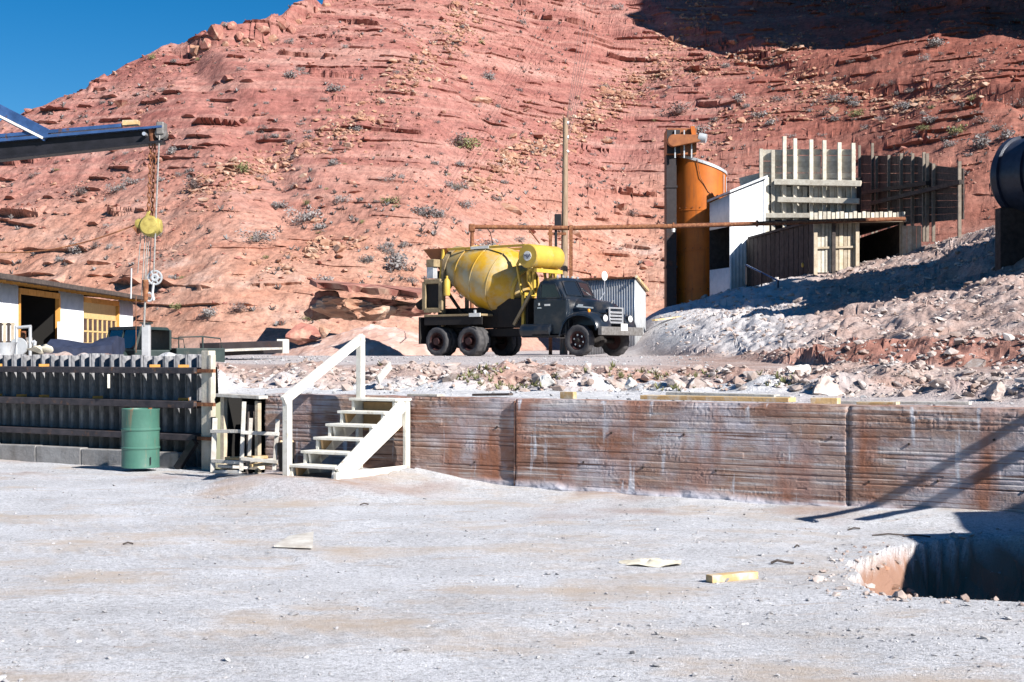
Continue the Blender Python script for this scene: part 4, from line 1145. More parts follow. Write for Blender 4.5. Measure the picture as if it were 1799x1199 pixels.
# hood
def arch(x, w, zt, zb, k=.55, n=11):
    pts = []
    for i in range(n):
        a = math.pi * i / (n - 1)
        c, s = math.cos(a), math.sin(a)
        yy = w * math.copysign(abs(c) ** k, c); zz = zb + (zt - zb) * (s ** .72 if s > 0 else 0)
        pts.append((x, yy, zz))
    return pts
hood = MB().loft([arch(-.30, .34, 1.50, .98), arch(-.33, .41, 1.60, .98), arch(-.42, .45, 1.68, .98), arch(-.62, .49, 1.745, .98), arch(-1.0, .56, 1.80, .98), arch(-1.45, .66, 1.86, .98)])
hood = hood.build('hood', g_, tk, True)
MB().box(-1.45, -.40, -.015, .015, 1.70, 1.75).build('hood_seam', M['steel_dark'], hood) if False else None
for z in (1.52,):
    for sg in (-1, 1):
        MB().bar((-.75, sg * .535, z), (-1.30, sg * .655, z + .06), .02, .05).build('hood_vent', M['chrome'] if sg < 0 else g_, hood)
MB().bar((-1.10, -.60, 1.60), (-1.26, -.64, 1.615), .03, .07).build('emblem', M['chrome'], hood)
MB().tube((-.42, 0, 1.68), (-.36, 0, 1.76), .03, .015, 8).build('mascot', M['chrome'], hood, True)
# grille
gr = MB().box(-.33, -.27, -.36, .36, .98, 1.50).build('grille', g_, tk, bevel=.03)
for i in range(4):
    z = 1.06 + i * .105
    MB().box(-.275, -.215, -.33, .33, z - .032, z + .032).build('grille_bar', M['chrome'], gr, bevel=.012)
for y in (-.365, .365):
    MB().box(-.28, -.235, y - .035, y + .035, 1.0, 1.50).build('grille_side', M['chrome'], gr, bevel=.01)
MB().box(-.28, -.235, -.40, .40, 1.49, 1.54).build('grille_crown', M['chrome'], gr, bevel=.01)
# fenders
for sg in (-1, 1):
    path = [(-.16, .82), (-.18, .98), (-.26, 1.14), (-.42, 1.27), (-.64, 1.355), (-.90, 1.385), (-1.15, 1.36), (-1.38, 1.26), (-1.55, 1.08), (-1.66, .84), (-1.72, .66)]
    rings = []
    for k, (x, z) in enumerate(path):
        a = path[max(k - 1, 0)]; b = path[min(k + 1, len(path) - 1)]
        tx, tz = b[0] - a[0], b[1] - a[1]; L = math.hypot(tx, tz); nx, nz = tz / L, -tx / L
        if nz < 0 and k > 2: nx, nz = -nx, -nz
        f = lambda y, o: (x + nx * o, sg * y, z + nz * o)
        rings.append([f(.42, .03), f(.80, .035), f(1.02, .01), f(1.12, -.05), f(1.13, -.11), f(1.09, -.06), f(.80, -.01), f(.42, -.015)])
    MB().loft(rings).build('fender', g_, tk, True)
    MB().box(-1.40, -.30, sg * .45 - .02, sg * .45 + .02, .66, 1.36).build('wheel_well', ck, tk)
    hl = MB().lathe([(.03, -.16), (.10, -.12), (.125, -.02), (.125, .02)], (-.20, sg * .70, 1.18), 'x', 20).build('headlight', g_, tk, True)
    MB().lathe([(.112, .0), (.10, .025), (.06, .045), (.01, .05)], (-.18, sg * .70, 1.18), 'x', 20).build('lens', M['lamp_glass'], hl, True)
    MB().lathe([(.02, 0), (.045, .01), (.05, .07), (.03, .10), (.01, .11)], (-.66, sg * .90, 1.37), 'z', 12).build('marker_lamp', M['lamp_orange'], tk, True)
    # running board and step
    MB().box(-2.75, -1.68, min(sg * .78, sg * 1.13), max(sg * .78, sg * 1.13), .60, .66).build('running_board', ck, tk, bevel=.01)
    MB().tube((-2.05, sg * .92, .82) if sg < 0 else (-2.05, .92, .82), (-3.2, sg * .92, .82), .22, n=18).build('fuel_tank', g_, tk, True)
# cab
def cab_ring(y, inset, drop):
    return [(-1.44 - inset * .2, y, .66), (-1.44 - inset * .2, y, 1.80), (-1.52 - inset, y, 1.86), (-1.84 - inset * .6, y, 2.42 - drop), (-2.02, y, 2.52 - drop), (-2.45, y, 2.54 - drop), (-2.66 + inset * .5, y, 2.44 - drop), (-2.76 + inset * .3, y, 2.2 - drop), (-2.78, y, .66)]
cab = MB().loft([cab_ring(-.86, .10, .16), cab_ring(-.80, .06, .07), cab_ring(-.5, .02, .01), cab_ring(0, 0, 0), cab_ring(.5, .02, .01), cab_ring(.80, .06, .07), cab_ring(.86, .10, .16)])
cab = cab.build('cab', g_, tk, True, bevel=.03)
m_ = MB(); m_.box(-2.76, -1.46, -.98, -.862, .68, 1.82); lower = m_.build('door', g_, tk, bevel=.04)
m_ = MB(); m_.box(-2.76, -1.46, .862, .98, .68, 1.82); m_.build('door', g_, tk, bevel=.04)
MB().box(-2.58, -2.44, -1.005, -.985, 1.52, 1.56).build('door_handle', M['chrome'], lower)
MB().box(-2.32, -2.10, -.988, -.982, 1.60, 1.66).build('door_lettering', M['plate'], lower)
MB().box(-2.56, -2.50, -.988, -.982, 1.62, 1.70).build('door_mark', M['plate'], lower)
# side windows and split windscreen
for sg in (-1, 1):
    y = sg * .885
    fr_ = [(-1.74, 1.86), (-1.96, 2.28), (-2.52, 2.30), (-2.54, 1.86)]
    w_ = MB().prism([(x, y, z) for x, z in fr_], (0, 0, 0), (0, sg * .012, 0)).build('side_window', M['glass'], tk)
    for (a, b) in zip(fr_, fr_[1:] + fr_[:1]):
        MB().bar((a[0], y + sg * .01, a[1]), (b[0], y + sg * .01, b[1]), .05, .045).build('window_frame', g_, w_)
    if sg < 0: MB().bar((-2.36, y + sg * .02, 1.89), (-2.36, y + sg * .02, 2.26), .012, .12, up=(1, 0, 0)).build('window_glare', M['galv'], w_) if False else None
    a, b, c, d = (-1.60, sg * .05, 1.90), (-1.68, sg * .74, 1.90), (-1.91, sg * .68, 2.33), (-1.86, sg * .05, 2.36)
    w_ = MB().prism([a, b, c, d], (.055, 0, .035), (.075, 0, .045)).build('windscreen', M['glass'], tk)
    for (p, q) in ((a, b), (b, c), (c, d), (d, a)):
        MB().bar(Vector(p) + Vector((.07, 0, .04)), Vector(q) + Vector((.07, 0, .04)), .045, .04).build('windscreen_frame', g_, w_)
# roof lamps and mirror
for y in (-.55, -.25, 0, .25, .55):
    MB().lathe([(.04, 0), (.045, .05), (.02, .08)], (-2.12, y, 2.51), 'z', 10).build('roof_lamp', M['chrome'], tk, True)
mr = MB().path([(-1.60, .98, 1.75), (-1.50, 1.20, 2.1), (-1.52, 1.22, 2.55)], .015, 6).build('mirror_arm', M['chrome'], tk)
MB().lathe([(.01, -.02), (.15, -.015), (.16, 0), (.15, .015), (.01, .02)], (-1.52, 1.22, 2.62), 'x', 20).build('mirror', M['lamp_glass'], mr, True)
mr = MB().path([(-1.60, -.98, 1.75), (-1.52, -1.12, 1.95)], .015, 6).build('mirror_arm', g_, tk)
# mixer: drum along a tilted axis
ax0 = Vector((-3.72, 0, 2.20)); ax1 = Vector((-7.05, 0, 3.16))
axd = (ax1 - ax0).normalized(); L = (ax1 - ax0).length
sid = Vector((0, 1, 0)); upv = axd.cross(sid).normalized()
if upv.z < 0: upv = -upv
def drum_ring(s, r, n=48):
    c = ax0 + axd * (L * s)
    return [c + sid * (r * math.cos(2*math.pi*i/n)) + upv * (r * math.sin(2*math.pi*i/n)) for i in range(n)]
prof = [(-.03, .18), (0, .42), (.03, .56), (.06, .62), (.22, 1.03), (.26, 1.085), (.30, 1.105), (.44, 1.11), (.48, 1.09), (.60, .99), (.72, .87), (.84, .70), (.93, .58), (1.0, .48), (1.005, .44), (.90, .42)]
dr_ = MB().loft([drum_ring(s, r) for s, r in prof]).build('mixing_drum', ye_, tk, True)
for s, r in ((.26, 1.09), (.47, 1.098), (.72, .875)):
    MB().loft([drum_ring(s - .006, r + .004), drum_ring(s - .004, r + .016), drum_ring(s + .004, r + .016), drum_ring(s + .006, r + .002)], cap=False).build('weld_band', ye_, dr_, True)
MB().loft([drum_ring(.02, .60), drum_ring(.02, .66), drum_ring(.055, .67), drum_ring(.055, .61)], cap=False).build('ring_gear', yc, dr_, True)
MB().loft([drum_ring(.90, .64), drum_ring(.90, .70), drum_ring(.945, .69), drum_ring(.945, .60)], cap=False).build('roller_track', M['tan_metal'], dr_, True)
for k in range(7):
    a = -2.6 + k * .34; s = .33 + .25 * ((k * 37) % 5) / 5
    c = ax0 + axd * (L * s) + sid * (1.035 * math.cos(a)) + upv * (1.035 * math.sin(a))
    MB().bar(c, c + Vector((0, 0, -.12)), .025, .02).build('splash_run', M['chassis'], dr_) if False else None
# top rail with sign, front stand and rear stand
MB().bar((-3.35, -.62, 3.60), (-6.95, -.55, 3.62), .07, .08).build('top_rail', yc, tk, bevel=.01)
MB().bar((-3.35, .62, 3.60), (-6.95, .55, 3.62), .07, .08).build('top_rail', yc, tk, bevel=.01)
sg_ = MB().box(-5.62, -4.85, -.662, -.650, 3.565, 3.655).build('rail_sign', M['plate'], tk)
for sgn in (-1, 1):
    MB().bar((-3.30, sgn * .62, 3.62), (-2.98, sgn * .72, 1.98), .10, .12).build('front_stand', yc, tk, bevel=.01)
    MB().bar((-3.34, sgn * .60, 3.56), (-3.62, sgn * .72, 2.95), .07, .08).build('front_brace', yc, tk, bevel=.01)
    MB().bar((-3.62, sgn * .72, 2.95), (-3.42, sgn * .72, 2.0), .07, .08).build('front_brace', yc, tk, bevel=.01)
    MB().bar((-3.02, sgn * .72, 2.1), (-3.75, sgn * .72, 1.02), .08, .10).build('front_strut', M['tan_metal'], tk, bevel=.01)
    MB().bar((-3.45, sgn * .60, .92), (-3.45, sgn * .60, 2.0), .09, .09).build('pedestal', yc, tk)
    MB().bar((-6.85, sgn * .62, .92), (-6.85, sgn * .62, 3.3), .10, .12).build('rear_stand', M['tan_metal'], tk, bevel=.01)
    MB().bar((-5.6, sgn * .62, .95), (-6.85, sgn * .62, 2.4), .08, .08).build('rear_strut', ck, tk)
    MB().bar((-6.85, sgn * .60, 3.62), (-6.98, sgn * .60, 2.62), .07, .14).build('yoke', yc, tk, bevel=.01)
MB().bar((-3.45, -.66, 2.02), (-3.45, .66, 2.02), .10, .10).build('front_crossbar', yc, tk)
MB().path([(-4.6, -.98, 3.05 + .25), (-4.3, -.55, 3.58), (-4.0, -.3, 3.65)], .012, 5).build('hose', M['chassis'], tk) if False else None
# inlet hopper and discharge chute
hp = MB(); hp.loft([[(-6.70, -.62, 3.66), (-7.75, -.62, 3.66), (-7.75, .62, 3.66), (-6.70, .62, 3.66)], [(-6.95, -.30, 3.05), (-7.30, -.28, 2.95), (-7.30, .28, 2.95), (-6.95, .30, 3.05)]], cap=False)
hp.build('charge_hopper', M['brown_box'], tk, solid=.02)
MB().loft([[(-7.02, -.38, 2.95), (-7.42, -.38, 2.90), (-7.42, .38, 2.90), (-7.02, .38, 2.95)], [(-7.25, -.24, 2.35), (-7.62, -.22, 2.30), (-7.62, .22, 2.30), (-7.25, .24, 2.35)]], cap=False).build('discharge_hopper', ck, tk, solid=.02)
ct = []
for k in range(6):
    s = k / 5; c = Vector((-7.45 - .85 * s, -.05 - .10 * s, 2.36 - .55 * s)); w = .26
    ct.append([c + Vector((0, w * math.cos(a), .22 * (1 - math.sin(a)) - .2)) for a in [math.pi * j / 8 for j in range(9)]])
MB().loft(ct, close=False, cap=False).build('chute', ck, tk, True, solid=.015)
# rear platform: control frame, water bottle, fender deck
MB().box(-7.25, -4.75, -1.16, -.55, 1.33, 1.40).build('deck', M['tan_metal'], tk, bevel=.01)
MB().box(-7.25, -4.75, .55, 1.16, 1.33, 1.40).build('deck', M['tan_metal'], tk, bevel=.01)
MB().box(-7.25, -4.75, -1.14, -1.10, 1.05, 1.33).build('deck_skirt', ck, tk)
MB().box(-7.5, -7.44, -1.15, 1.15, .42, 1.33).build('mud_flap', ck, tk)
MB().box(-7.2, -4.0, -.50, .50, .95, 1.62).build('sub_frame', ck, tk)
MB().box(-4.6, -3.3, -.55, .55, .95, 1.9).build('engine_box', ck, tk, bevel=.03)
cf = MB()
fx0, fx1, fz0, fz1, fy = -7.28, -6.55, 1.55, 2.52, -1.10
for a, b in (((fx0, fz0), (fx1, fz0)), ((fx1, fz0), (fx1, fz1)), ((fx1, fz1), (fx0, fz1)), ((fx0, fz1), (fx0, fz0))):
    cf.bar((a[0], fy, a[1]), (b[0], fy, b[1]), .16, .09, up=(0, 1, 0))
cf = cf.build('control_frame', M['tan_metal'], tk, bevel=.02)
MB().box(fx0 + .03, fx1 - .03, fy + .05, fy + .12, fz0, fz1).build('control_panel', ck, cf)
MB().box(fx0 - .02, fx0 + .26, -.96, -.74, fz1 + .12, fz1 + .55).build('side_plate', M['galv'], tk)
MB().box(-7.30, -6.95, -1.0, -.62, 3.02, 3.28).build('gear_cover', M['tan_metal'], tk, bevel=.02)
MB().lathe([(.02, 0), (.10, .01), (.11, .05), (.11, .48), (.07, .56), (.04, .58), (.04, .66), (.02, .67)], (-6.30, -1.08, 2.02), 'z', 18).build('water_bottle', yc, tk, True)
MB().lathe([(.05, 0), (.05, .13), (.02, .14)], (-5.15, -1.0, 1.40), 'z', 10).build('deck_lamp', M['chrome'], tk, True)
MB().box(-5.25, -4.78, -1.2, -1.17, 1.30, 1.42).build('deck_reflector', M['plate'], tk)
# transverse water tank above the cab
wt = MB().lathe([(.02, -1.16), (.36, -1.155), (.385, -1.13), (.385, -.3), (.390, -.29), (.385, -.28), (.385, .33), (.36, .37), (.02, .40)], (-2.86, 0, 3.20), 'y', 40).build('water_tank', yc, tk, True)
MB().lathe([(.005, -1.172), (.155, -1.172), (.155, -1.16)], (-2.86, 0, 3.20), 'y', 28).build('badge', M['plate'], wt)
cu = bpy.data.curves.new('lettering', 'FONT'); cu.body = 'MJA'; cu.size = .17; cu.align_x = 'CENTER'; cu.align_y = 'CENTER'; cu.extrude = .004
tmp = bpy.data.objects.new('lettering', cu)
COL.objects.link(tmp)
me_t = bpy.data.meshes.new_from_object(tmp.evaluated_get(bpy.context.evaluated_depsgraph_get()))
bpy.data.objects.remove(tmp)
lo = bpy.data.objects.new('badge_lettering', me_t); me_t.materials.clear(); me_t.materials.append(M['ink'])
link(lo, wt); lo.location = (-2.86, -1.18, 3.20); lo.rotation_euler = (math.pi / 2, 0, 0)
for y in (-.7, .2):
    MB().bar((-2.95, y, 2.08), (-2.95, y, 2.86), .09, .10).build('tank_post', yc, tk)
    MB().bar((-2.62, y, 2.78), (-3.15, y, 2.78), .10, .10).build('tank_saddle', yc, tk)
MB().bar((-2.62, -1.05, 2.74), (-2.62, .35, 2.74), .10, .12).build('tank_beam', yc, tk)
MB().path([(-2.72, -1.1, 2.84), (-2.95, -1.05, 2.7), (-3.05, -.9, 2.4), (-3.0, -.7, 2.15)], .03, 6).build('tank_pipe', yc, tk, True)
# ------------------------------------------------------------------ corrugated shed behind the truck
sd = empty('tin_shed', (0, 0, 0), 0, 'small galvanised corrugated shed directly behind the truck cab', 'shed')
a = G(1015, 51.5, 0); b = G(1116, 50.0, 0); c = G(1134, 52.3, 0)
top_z = P(1100, 491, 50.5).z
corr(MB(), a, b, 1.5, 1.5, top_z + .02, top_z, .105, .018, 6).build('wall_panel', M['galv'], sd, True, solid=.008)
corr(MB(), b, c, 1.5, 1.5, top_z, top_z - .38, .105, .012, 6).build('wall_panel', M['galv'], sd, True, solid=.008)
dd = a + (c - b)
corr(MB(), c, dd, 1.5, 1.5, top_z - .38, top_z - .36, .105, .018, 6).build('wall_panel', M['galv'], sd, True, solid=.008)
MB().prism([(a.x - .1, a.y - .08, top_z + .03), (b.x + .06, b.y - .1, top_z + .015), (c.x + .1, c.y + .1, top_z - .36), (dd.x - .1, dd.y + .1, top_z - .35)], (0, 0, 0), (0, 0, .05)).build('roof', M['rust'], sd)
for (p, q, zz) in ((b, c, 0),):
    MB().bar((p.x + .02, p.y - .12, top_z + .07), (q.x + .1, q.y + .1, top_z - .31), .08, .10).build('roof_trim', M['fresh_lumber'], sd)

ORD = 'first second third fourth fifth sixth seventh eighth ninth tenth eleventh twelfth thirteenth fourteenth fifteenth sixteenth seventeenth eighteenth nineteenth twentieth twenty-first twenty-second twenty-third'.split()
def region(px, py):
    a = 'over the crane boom' if px < 300 else 'above the undercut ledge rock' if px < 720 else 'behind the mixer truck' if px < 985 else 'between pole and silo' if px < 1165 else 'above the silo' if px < 1330 else 'above the timber bin' if px < 1520 else 'above the dark timber wall'
    b = 'high on the hill' if py < 130 else 'on mid slope' if py < 300 else 'low on the hill'
    return b + ' ' + a
# ------------------------------------------------------------------ utility pole, pipe line and wires
po = P(990, 208, 55)
pole = empty('utility_pole', (po.x, po.y, 1.6), 0, 'tall wooden utility pole rising behind the mixer truck', 'pole')
MB().tube((0, 0, -.3), (.08, 0, po.z - 1.6), .16, .10, 14).build('pole_shaft', M['pole'], pole, True)
MB().bar((-.22, -.1, 4.9), (-.22, -.1, 5.5), .26, .34).build('transformer_box', M['steel_dark'], pole, bevel=.02)
MB().bar((-.62, -.1, 4.75), (.1, -.1, 4.75), .08, .10).build('bracket', M['rust'], pole)
MB().bar((-.30, -.12, 3.4), (-.30, -.12, 4.9), .10, .10).build('conduit', M['steel_dark'], pole)
for k in range(10):
    z = 3.4 + k * .55; s = 1 if k % 2 else -1
    MB().bar((0.03 + s * .1, 0, z), (.03 + s * .26, 0, z), .02, .02).build('climbing_peg', M['rust'], pole)
for k in range(3):
    MB().lathe([(.03, 0), (.05, .03), (.05, .08), (.03, .11)], (.16, -.05, po.z - 1.6 - .25 - k * .55), 'z', 8).build('insulator', M['chrome'], pole, True)
far = on_hill(1046, 4, 60) + Vector((.6, 4, 6.5))
for k in range(6):
    p0 = Vector((po.x + .12, po.y, po.z - (.05 if k == 0 else .22 * k)))
    p1 = far + Vector((-1.1 + .52 * k, 0, .25 * (5 - k) * .3))
    pts = [p0 + (p1 - p0) * (i / 16) - Vector((0, 0, 1.1 * 4 * (i / 16) * (1 - i / 16) * .5)) for i in range(17)]
    o = MB().path(pts, .010, 5).build('power_wire', M['wire'], None)
    tag(o, ORD[k] + ' from the left of the thin dark wires running up from the pole top', 'wire', 'wires from the utility pole')
p2 = far
gz2 = on_hill(1046, 4, 60)
up2 = empty('utility_pole', (p2.x, p2.y, gz2.z + 1.5), 0, 'upper utility pole on the hill carrying the far wire ends', 'pole')
MB().tube((0, 0, -1.5), (0, 0, p2.z - gz2.z - 1.2), .16, .11, 12).build('pole_shaft', M['pole'], up2, True)
MB().bar((-1.4, 0, p2.z - gz2.z - 1.55), (1.9, 0, p2.z - gz2.z - 1.55), .1, .12).build('cross_arm', M['pole'], up2)

pl = empty('rusty_pipeline', (0, 0, 0), 0, 'long rusty pipe crossing level before the silo on slim posts', 'pipe')
MB().path([P(830, 399, 53), P(1000, 401, 53.2), P(1170, 398, 53.5), P(1340, 393, 53.8), P(1470, 388.5, 54), P(1590, 385, 54.2)], .085, 12).build('pipe', M['rust'], pl, True)
MB().path([P(830, 397, 53), P(829, 432, 53), P(829, 600, 53)], .075, 10).build('down_pipe', M['rust'], pl, True)
MB().bar(P(829, 394, 53), P(829, 408, 53), .24, .24).build('elbow', M['rust'], pl, bevel=.05)
for px in (1003, 967):
    MB().bar(P(px, 396, 53.15), G(px, 53.15, 1.5), .13, .13).build('pipe_post', M['rust'], pl)
for px in (1183, 1330):
    MB().lathe([(.13, -.03), (.13, .03)], tuple(P(px, 397.5 - (px - 1183) * .03, 53.55)), 'x', 16).build('flange', M['rust'], pl)
MB().path([P(928, 402, 53.1), P(948, 428, 53.1)], .03, 6).build('brace_rod', M['rust'], pl)
MB().tube(P(1183, 402, 53.4), P(1183, 408, 53.4), .07, .06, 10).build('vent_cap', M['lamp_glass'], pl, True)
ww = P(862, 408, 50.5)
o = MB().path([P(856, 402, 50.6), P(861, 408, 50.5), P(866, 428, 50.4), P(860, 450, 50.0), P(838, 470, 49.6)], .018, 6).build('loose_hose', M['chassis'], None)
o = tag(o, 'thin dark hose hanging loosely from the pipe above the drum', 'hose')
o.location = (0, 0, 0)

# ------------------------------------------------------------------ orange silo with bucket elevator
DS = 71.0
sc_ = G(1229, DS, 0); RS = 46.5 / F * DS
zb = 3.2; ztl = P(1183, 274, DS).z; ztr = P(1275, 306, DS).z
silo = empty('orange_silo', (sc_.x, sc_.y, zb), 0, 'orange cement silo with slanting top right of the truck', 'silo')
n = 48
def silo_ring(z0, sl):
    return [(RS * math.cos(2*math.pi*i/n), RS * math.sin(2*math.pi*i/n), z0 + sl * math.cos(2*math.pi*i/n)) for i in range(n)]
zm, slp = (ztl + ztr) / 2 - zb, (ztr - ztl) / 2
MB().loft([silo_ring(-1.5, 0), silo_ring(2.0, 0), silo_ring(zm, slp)]).build('silo_body', M['orange_silo'], silo, True)
MB().loft([[(x * 1.015, y * 1.015, z - .10) for x, y, z in silo_ring(zm, slp)], [(x * 1.035, y * 1.035, z - .10) for x, y, z in silo_ring(zm, slp)], [(x * 1.035, y * 1.035, z + .04) for x, y, z in silo_ring(zm, slp)], [(x * .3, y * .3, z * 0 + zm + .10) for x, y, z in silo_ring(zm, slp)]]).build('rim_band', M['galv'], silo)
for z in (1.6, 3.6, 5.6):
    MB().lathe([(RS + .004, z - .03), (RS + .018, z - .02), (RS + .018, z + .02), (RS + .004, z + .03)], (0, 0, 0), 'z', n, False).build('hoop_seam', M['orange_silo'], silo, True)
MB().path([(-.30, -RS - .03, zm + .1), (-.15, -RS - .05, zm - .8), (.25, -RS + .0, zm - 1.5), (.7, -RS * .86, zm - 1.8)], .018, 5).build('vent_hose', M['rust'], silo)
for k in range(12):
    z = .6 + k * .5
    MB().bar((RS * .83, -RS * .62, z), (RS * .93, -RS * .46, z), .025, .025).build('ladder_rung', M['galv'], silo)
lad = MB(); lad.bar((RS * .83, -RS * .64, .3), (RS * .83, -RS * .64, zm - .6), .03, .03); lad.bar((RS * .94, -RS * .47, .3), (RS * .94, -RS * .47, zm - .7), .03, .03); lad.build('ladder_rails', M['galv'], silo)
for z in (1.6, 3.6, 5.6):
    for k in range(9):
        a_ = math.radians(200 + k * 16)
        MB().tube((math.cos(a_) * (RS + .01), math.sin(a_) * (RS + .01), z + .12), (math.cos(a_) * (RS + .04), math.sin(a_) * (RS + .04), z + .12), .03, n=6).build('bolt', M['rust'], silo)
el = empty('bucket_elevator', (0, 0, 0), 0, 'dark tall bucket elevator leg with brown head left of the silo', 'elevator')
e0, e1 = G(1168.5, 70.2, 0), G(1186, 70.2, 0)
MB().box(e0.x, e1.x, 69.6, 70.6, 2.0, P(0, 274, 70).z).build('leg_casing', M['elev_dark'], el, bevel=.01)
for py in (330, 400, 470):
    z = P(0, py, 70).z
    MB().box(e0.x - .04, e1.x + .04, 69.55, 70.65, z - .05, z + .05).build('casing_flange', M['elev_dark'], el)
h0, h1 = G(1170, 70, 0), G(1221, 70, 0)
MB().box(h0.x, h1.x, 69.4, 70.9, P(0, 275, 70).z, P(0, 229, 70).z).build('head_housing', M['brown_box'], el, bevel=.02)
MB().box(h0.x - .02, h0.x + .62, 69.37, 69.395, P(0, 273, 70).z, P(0, 232, 70).z).build('head_panel', M['elev_dark'], el)
for px in (1186, 1202, 1215):
    MB().bar(P(px, 278, 69.3), P(px, 229, 69.3), .06, .06).build('head_bolt_strip', M['galv'], el)
MB().bar(P(1214, 232, 69.2), P(1221, 231, 69.2), .2, .5).build('head_tab', M['orange_silo'], el)
# belt guard: wide pulley end at left, narrow end at right
c0, c1 = P(1184, 247, 68.9), P(1228, 243, 68.9); r0, r1 = .30, .17
pts = []
for k in range(13):
    a_ = math.pi / 2 + math.pi * k / 12; pts.append((c0.x + r0 * math.cos(a_), c0.y, c0.z + r0 * math.sin(a_)))
for k in range(9):
    a_ = -math.pi / 2 + math.pi * k / 8; pts.append((c1.x + r1 * math.cos(a_), c1.y, c1.z + r1 * math.sin(a_)))
MB().prism(pts, (0, 0, 0), (0, .35, 0)).build('belt_guard', M['brown_box'], el, bevel=.03)
MB().tube(P(1228, 242, 69.1), P(1241, 244, 69.0), .24, .22, 16).build('drive_motor', M['galv'], el, True)

# ------------------------------------------------------------------ white shed with lean-to roof
DW = 66.5
ws = empty('white_shed', (0, 0, 0), 0, 'narrow white metal shed with sloping roof beside the silo', 'shed')
pL, pC, pR = G(1247, DW + 2.2, 0), G(1283, DW, 0), G(1343, DW + .8, 0)
zl, zc, zr_ = P(1247, 357, DW + 2.2).z, P(1283, 341, DW).z, P(1343, 314, DW + .8).z
zo0, zo1 = P(1283, 398, DW).z, P(1283, 470, DW).z
# left face: panel over and under an open loading hatch
corr(MB(), pL, pC, zo0, zo0, zl, zc, .2, .012, 6).build('wall_panel', M['white_corr'], ws, True, solid=.01)
corr(MB(), pL, pC, 3.6, 3.6, zo1, zo1, .2, .012, 6).build('wall_panel', M['white_corr'], ws, True, solid=.01)
corr(MB(), pC, pR, 3.6, 4.2, zc, zr_, .2, .010, 6).build('wall_panel', M['white_corr'], ws, True, solid=.01)
bk_ = pL + (pR - pC)
MB().prism([(pR.x, pR.y, 4), (bk_.x, bk_.y, 4), (bk_.x, bk_.y, zr_ - .4), (pR.x, pR.y, zr_)], (0, 0, 0), (.04, .02, 0)).build('wall_panel', M['white_corr'], ws)
MB().prism([(pL.x, pL.y, 3.6), (bk_.x, bk_.y, 3.6), (bk_.x, bk_.y, zr_ - .4), (pL.x, pL.y, zl)], (0, .1, 0), (0, .14, 0)).build('wall_panel', M['timber_dark'], ws)
MB().prism([(pL.x - .14, pL.y - .1, zl + .02), (pC.x - .05, pC.y - .22, zc + .03), (pR.x + .12, pR.y - .2, zr_ + .03), (bk_.x + .1, bk_.y + .2, zr_ - .2)], (0, 0, 0), (0, 0, .11)).build('roof', M['galv'], ws)
for p_, z0, z1 in ((pC, 3.6, zc), (pR, 4.0, zr_)):
    MB().bar((p_.x, p_.y - .03, z0), (p_.x, p_.y - .03, z1 - .02), .08, .08).build('corner_trim', M['white_corr'], ws)

# ------------------------------------------------------------------ timber bin wall above the shed
bw = empty('timber_bin', (0, 0, 0), 0, 'tall weathered plank bin wall with posts standing above its boards', 'timber wall')
def BD(px): return 67.8 - (px - 1335) * .010
def tb(a, b, w, h, name, m='timber_grey', up=(0, 0, 1), dy=0.0, par=None):
    A_, B_ = P(a[0], a[1], BD(a[0]) + dy), P(b[0], b[1], BD(b[0]) + dy)
    return MB().bar(A_, B_, w, h, up).build(name, M[m], par or bw, bevel=.008)
for i in range(6):
    y = 268 + i * 10.4
    for (xa, xb) in ((1334, 1374), (1375, 1442), (1443, 1503)):
        tb((xa + random.uniform(-1, 1), y + random.uniform(-.6, .6)), (xb, y + random.uniform(-.6, .6)), .05, 9.8 / F * 67.8, 'plank')
for px, y0 in ((1337, 262), (1358, 264), (1378, 240), (1397, 244), (1425, 246), (1448, 247), (1475, 251), (1499, 252)):
    tb((px, 452), (px + random.uniform(-.5, .5), y0), .17, .17, 'post', dy=-.16)
for i, px in enumerate(np.arange(1366, 1508, 9.6)):
    if abs(px - 1425) < 3 or abs(px - 1448) < 3: continue
    tb((px, 386), (px, 327 + random.uniform(-2, 2)), .225, .05, 'upright_board', up=(0, 1, 0), dy=-.02)
tb((1361, 320), (1513, 323), .24, .26, 'waler_log', dy=-.38); tb((1367, 351), (1510, 354), .24, .24, 'waler_log', dy=-.36); tb((1336, 379), (1432, 379), .2, .22, 'waler_log', dy=-.36)
tb((1345, 312), (1346, 452), .30, .16, 'post', dy=-.24)
for i in range(5):
    tb((1337, 322 + i * 13), (1362, 322 + i * 13), .05, .30, 'plank', dy=-.05)
tb((1338, 376), (1512, 376), .05, 3.4, 'back_boards', 'timber_dark', dy=.9)
tb((1300, 322), (1340, 312), .05, .5, 'plank', dy=.3)
# return wall running towards the viewer, in shade, deepened by darker timber colours
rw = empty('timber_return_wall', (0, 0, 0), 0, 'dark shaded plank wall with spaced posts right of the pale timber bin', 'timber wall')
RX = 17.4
def rd(px): return RX * F / (px - CX)
def rz(px, py): return EYE + (HY - py) / F * rd(px)
ks = [1511, 1540, 1575, 1612, 1645, 1692]
for a_, b_ in zip(ks[:-1], ks[1:]):
    for i in range(8):
        t0, t1 = np.interp([a_, b_], [1510, 1640, 1646, 1700], [273, 276, 295, 297]), np.interp([a_, b_], [1510, 1700], [402, 385])
        f0, f1 = i / 8, (i + 1) / 8 - .003
        A0, A1 = t0[0] + (t1[0] - t0[0]) * f0, t0[0] + (t1[0] - t0[0]) * f1
        B0, B1 = t0[1] + (t1[1] - t0[1]) * f0, t0[1] + (t1[1] - t0[1]) * f1
        MB().prism([(RX, rd(a_) - .02, rz(a_, A0)), (RX, rd(b_) + .02, rz(b_, B0)), (RX, rd(b_) + .02, rz(b_, B1)), (RX, rd(a_) - .02, rz(a_, A1))], (0, 0, 0), (.06, 0, 0)).build('plank', M['timber_dark'], rw)
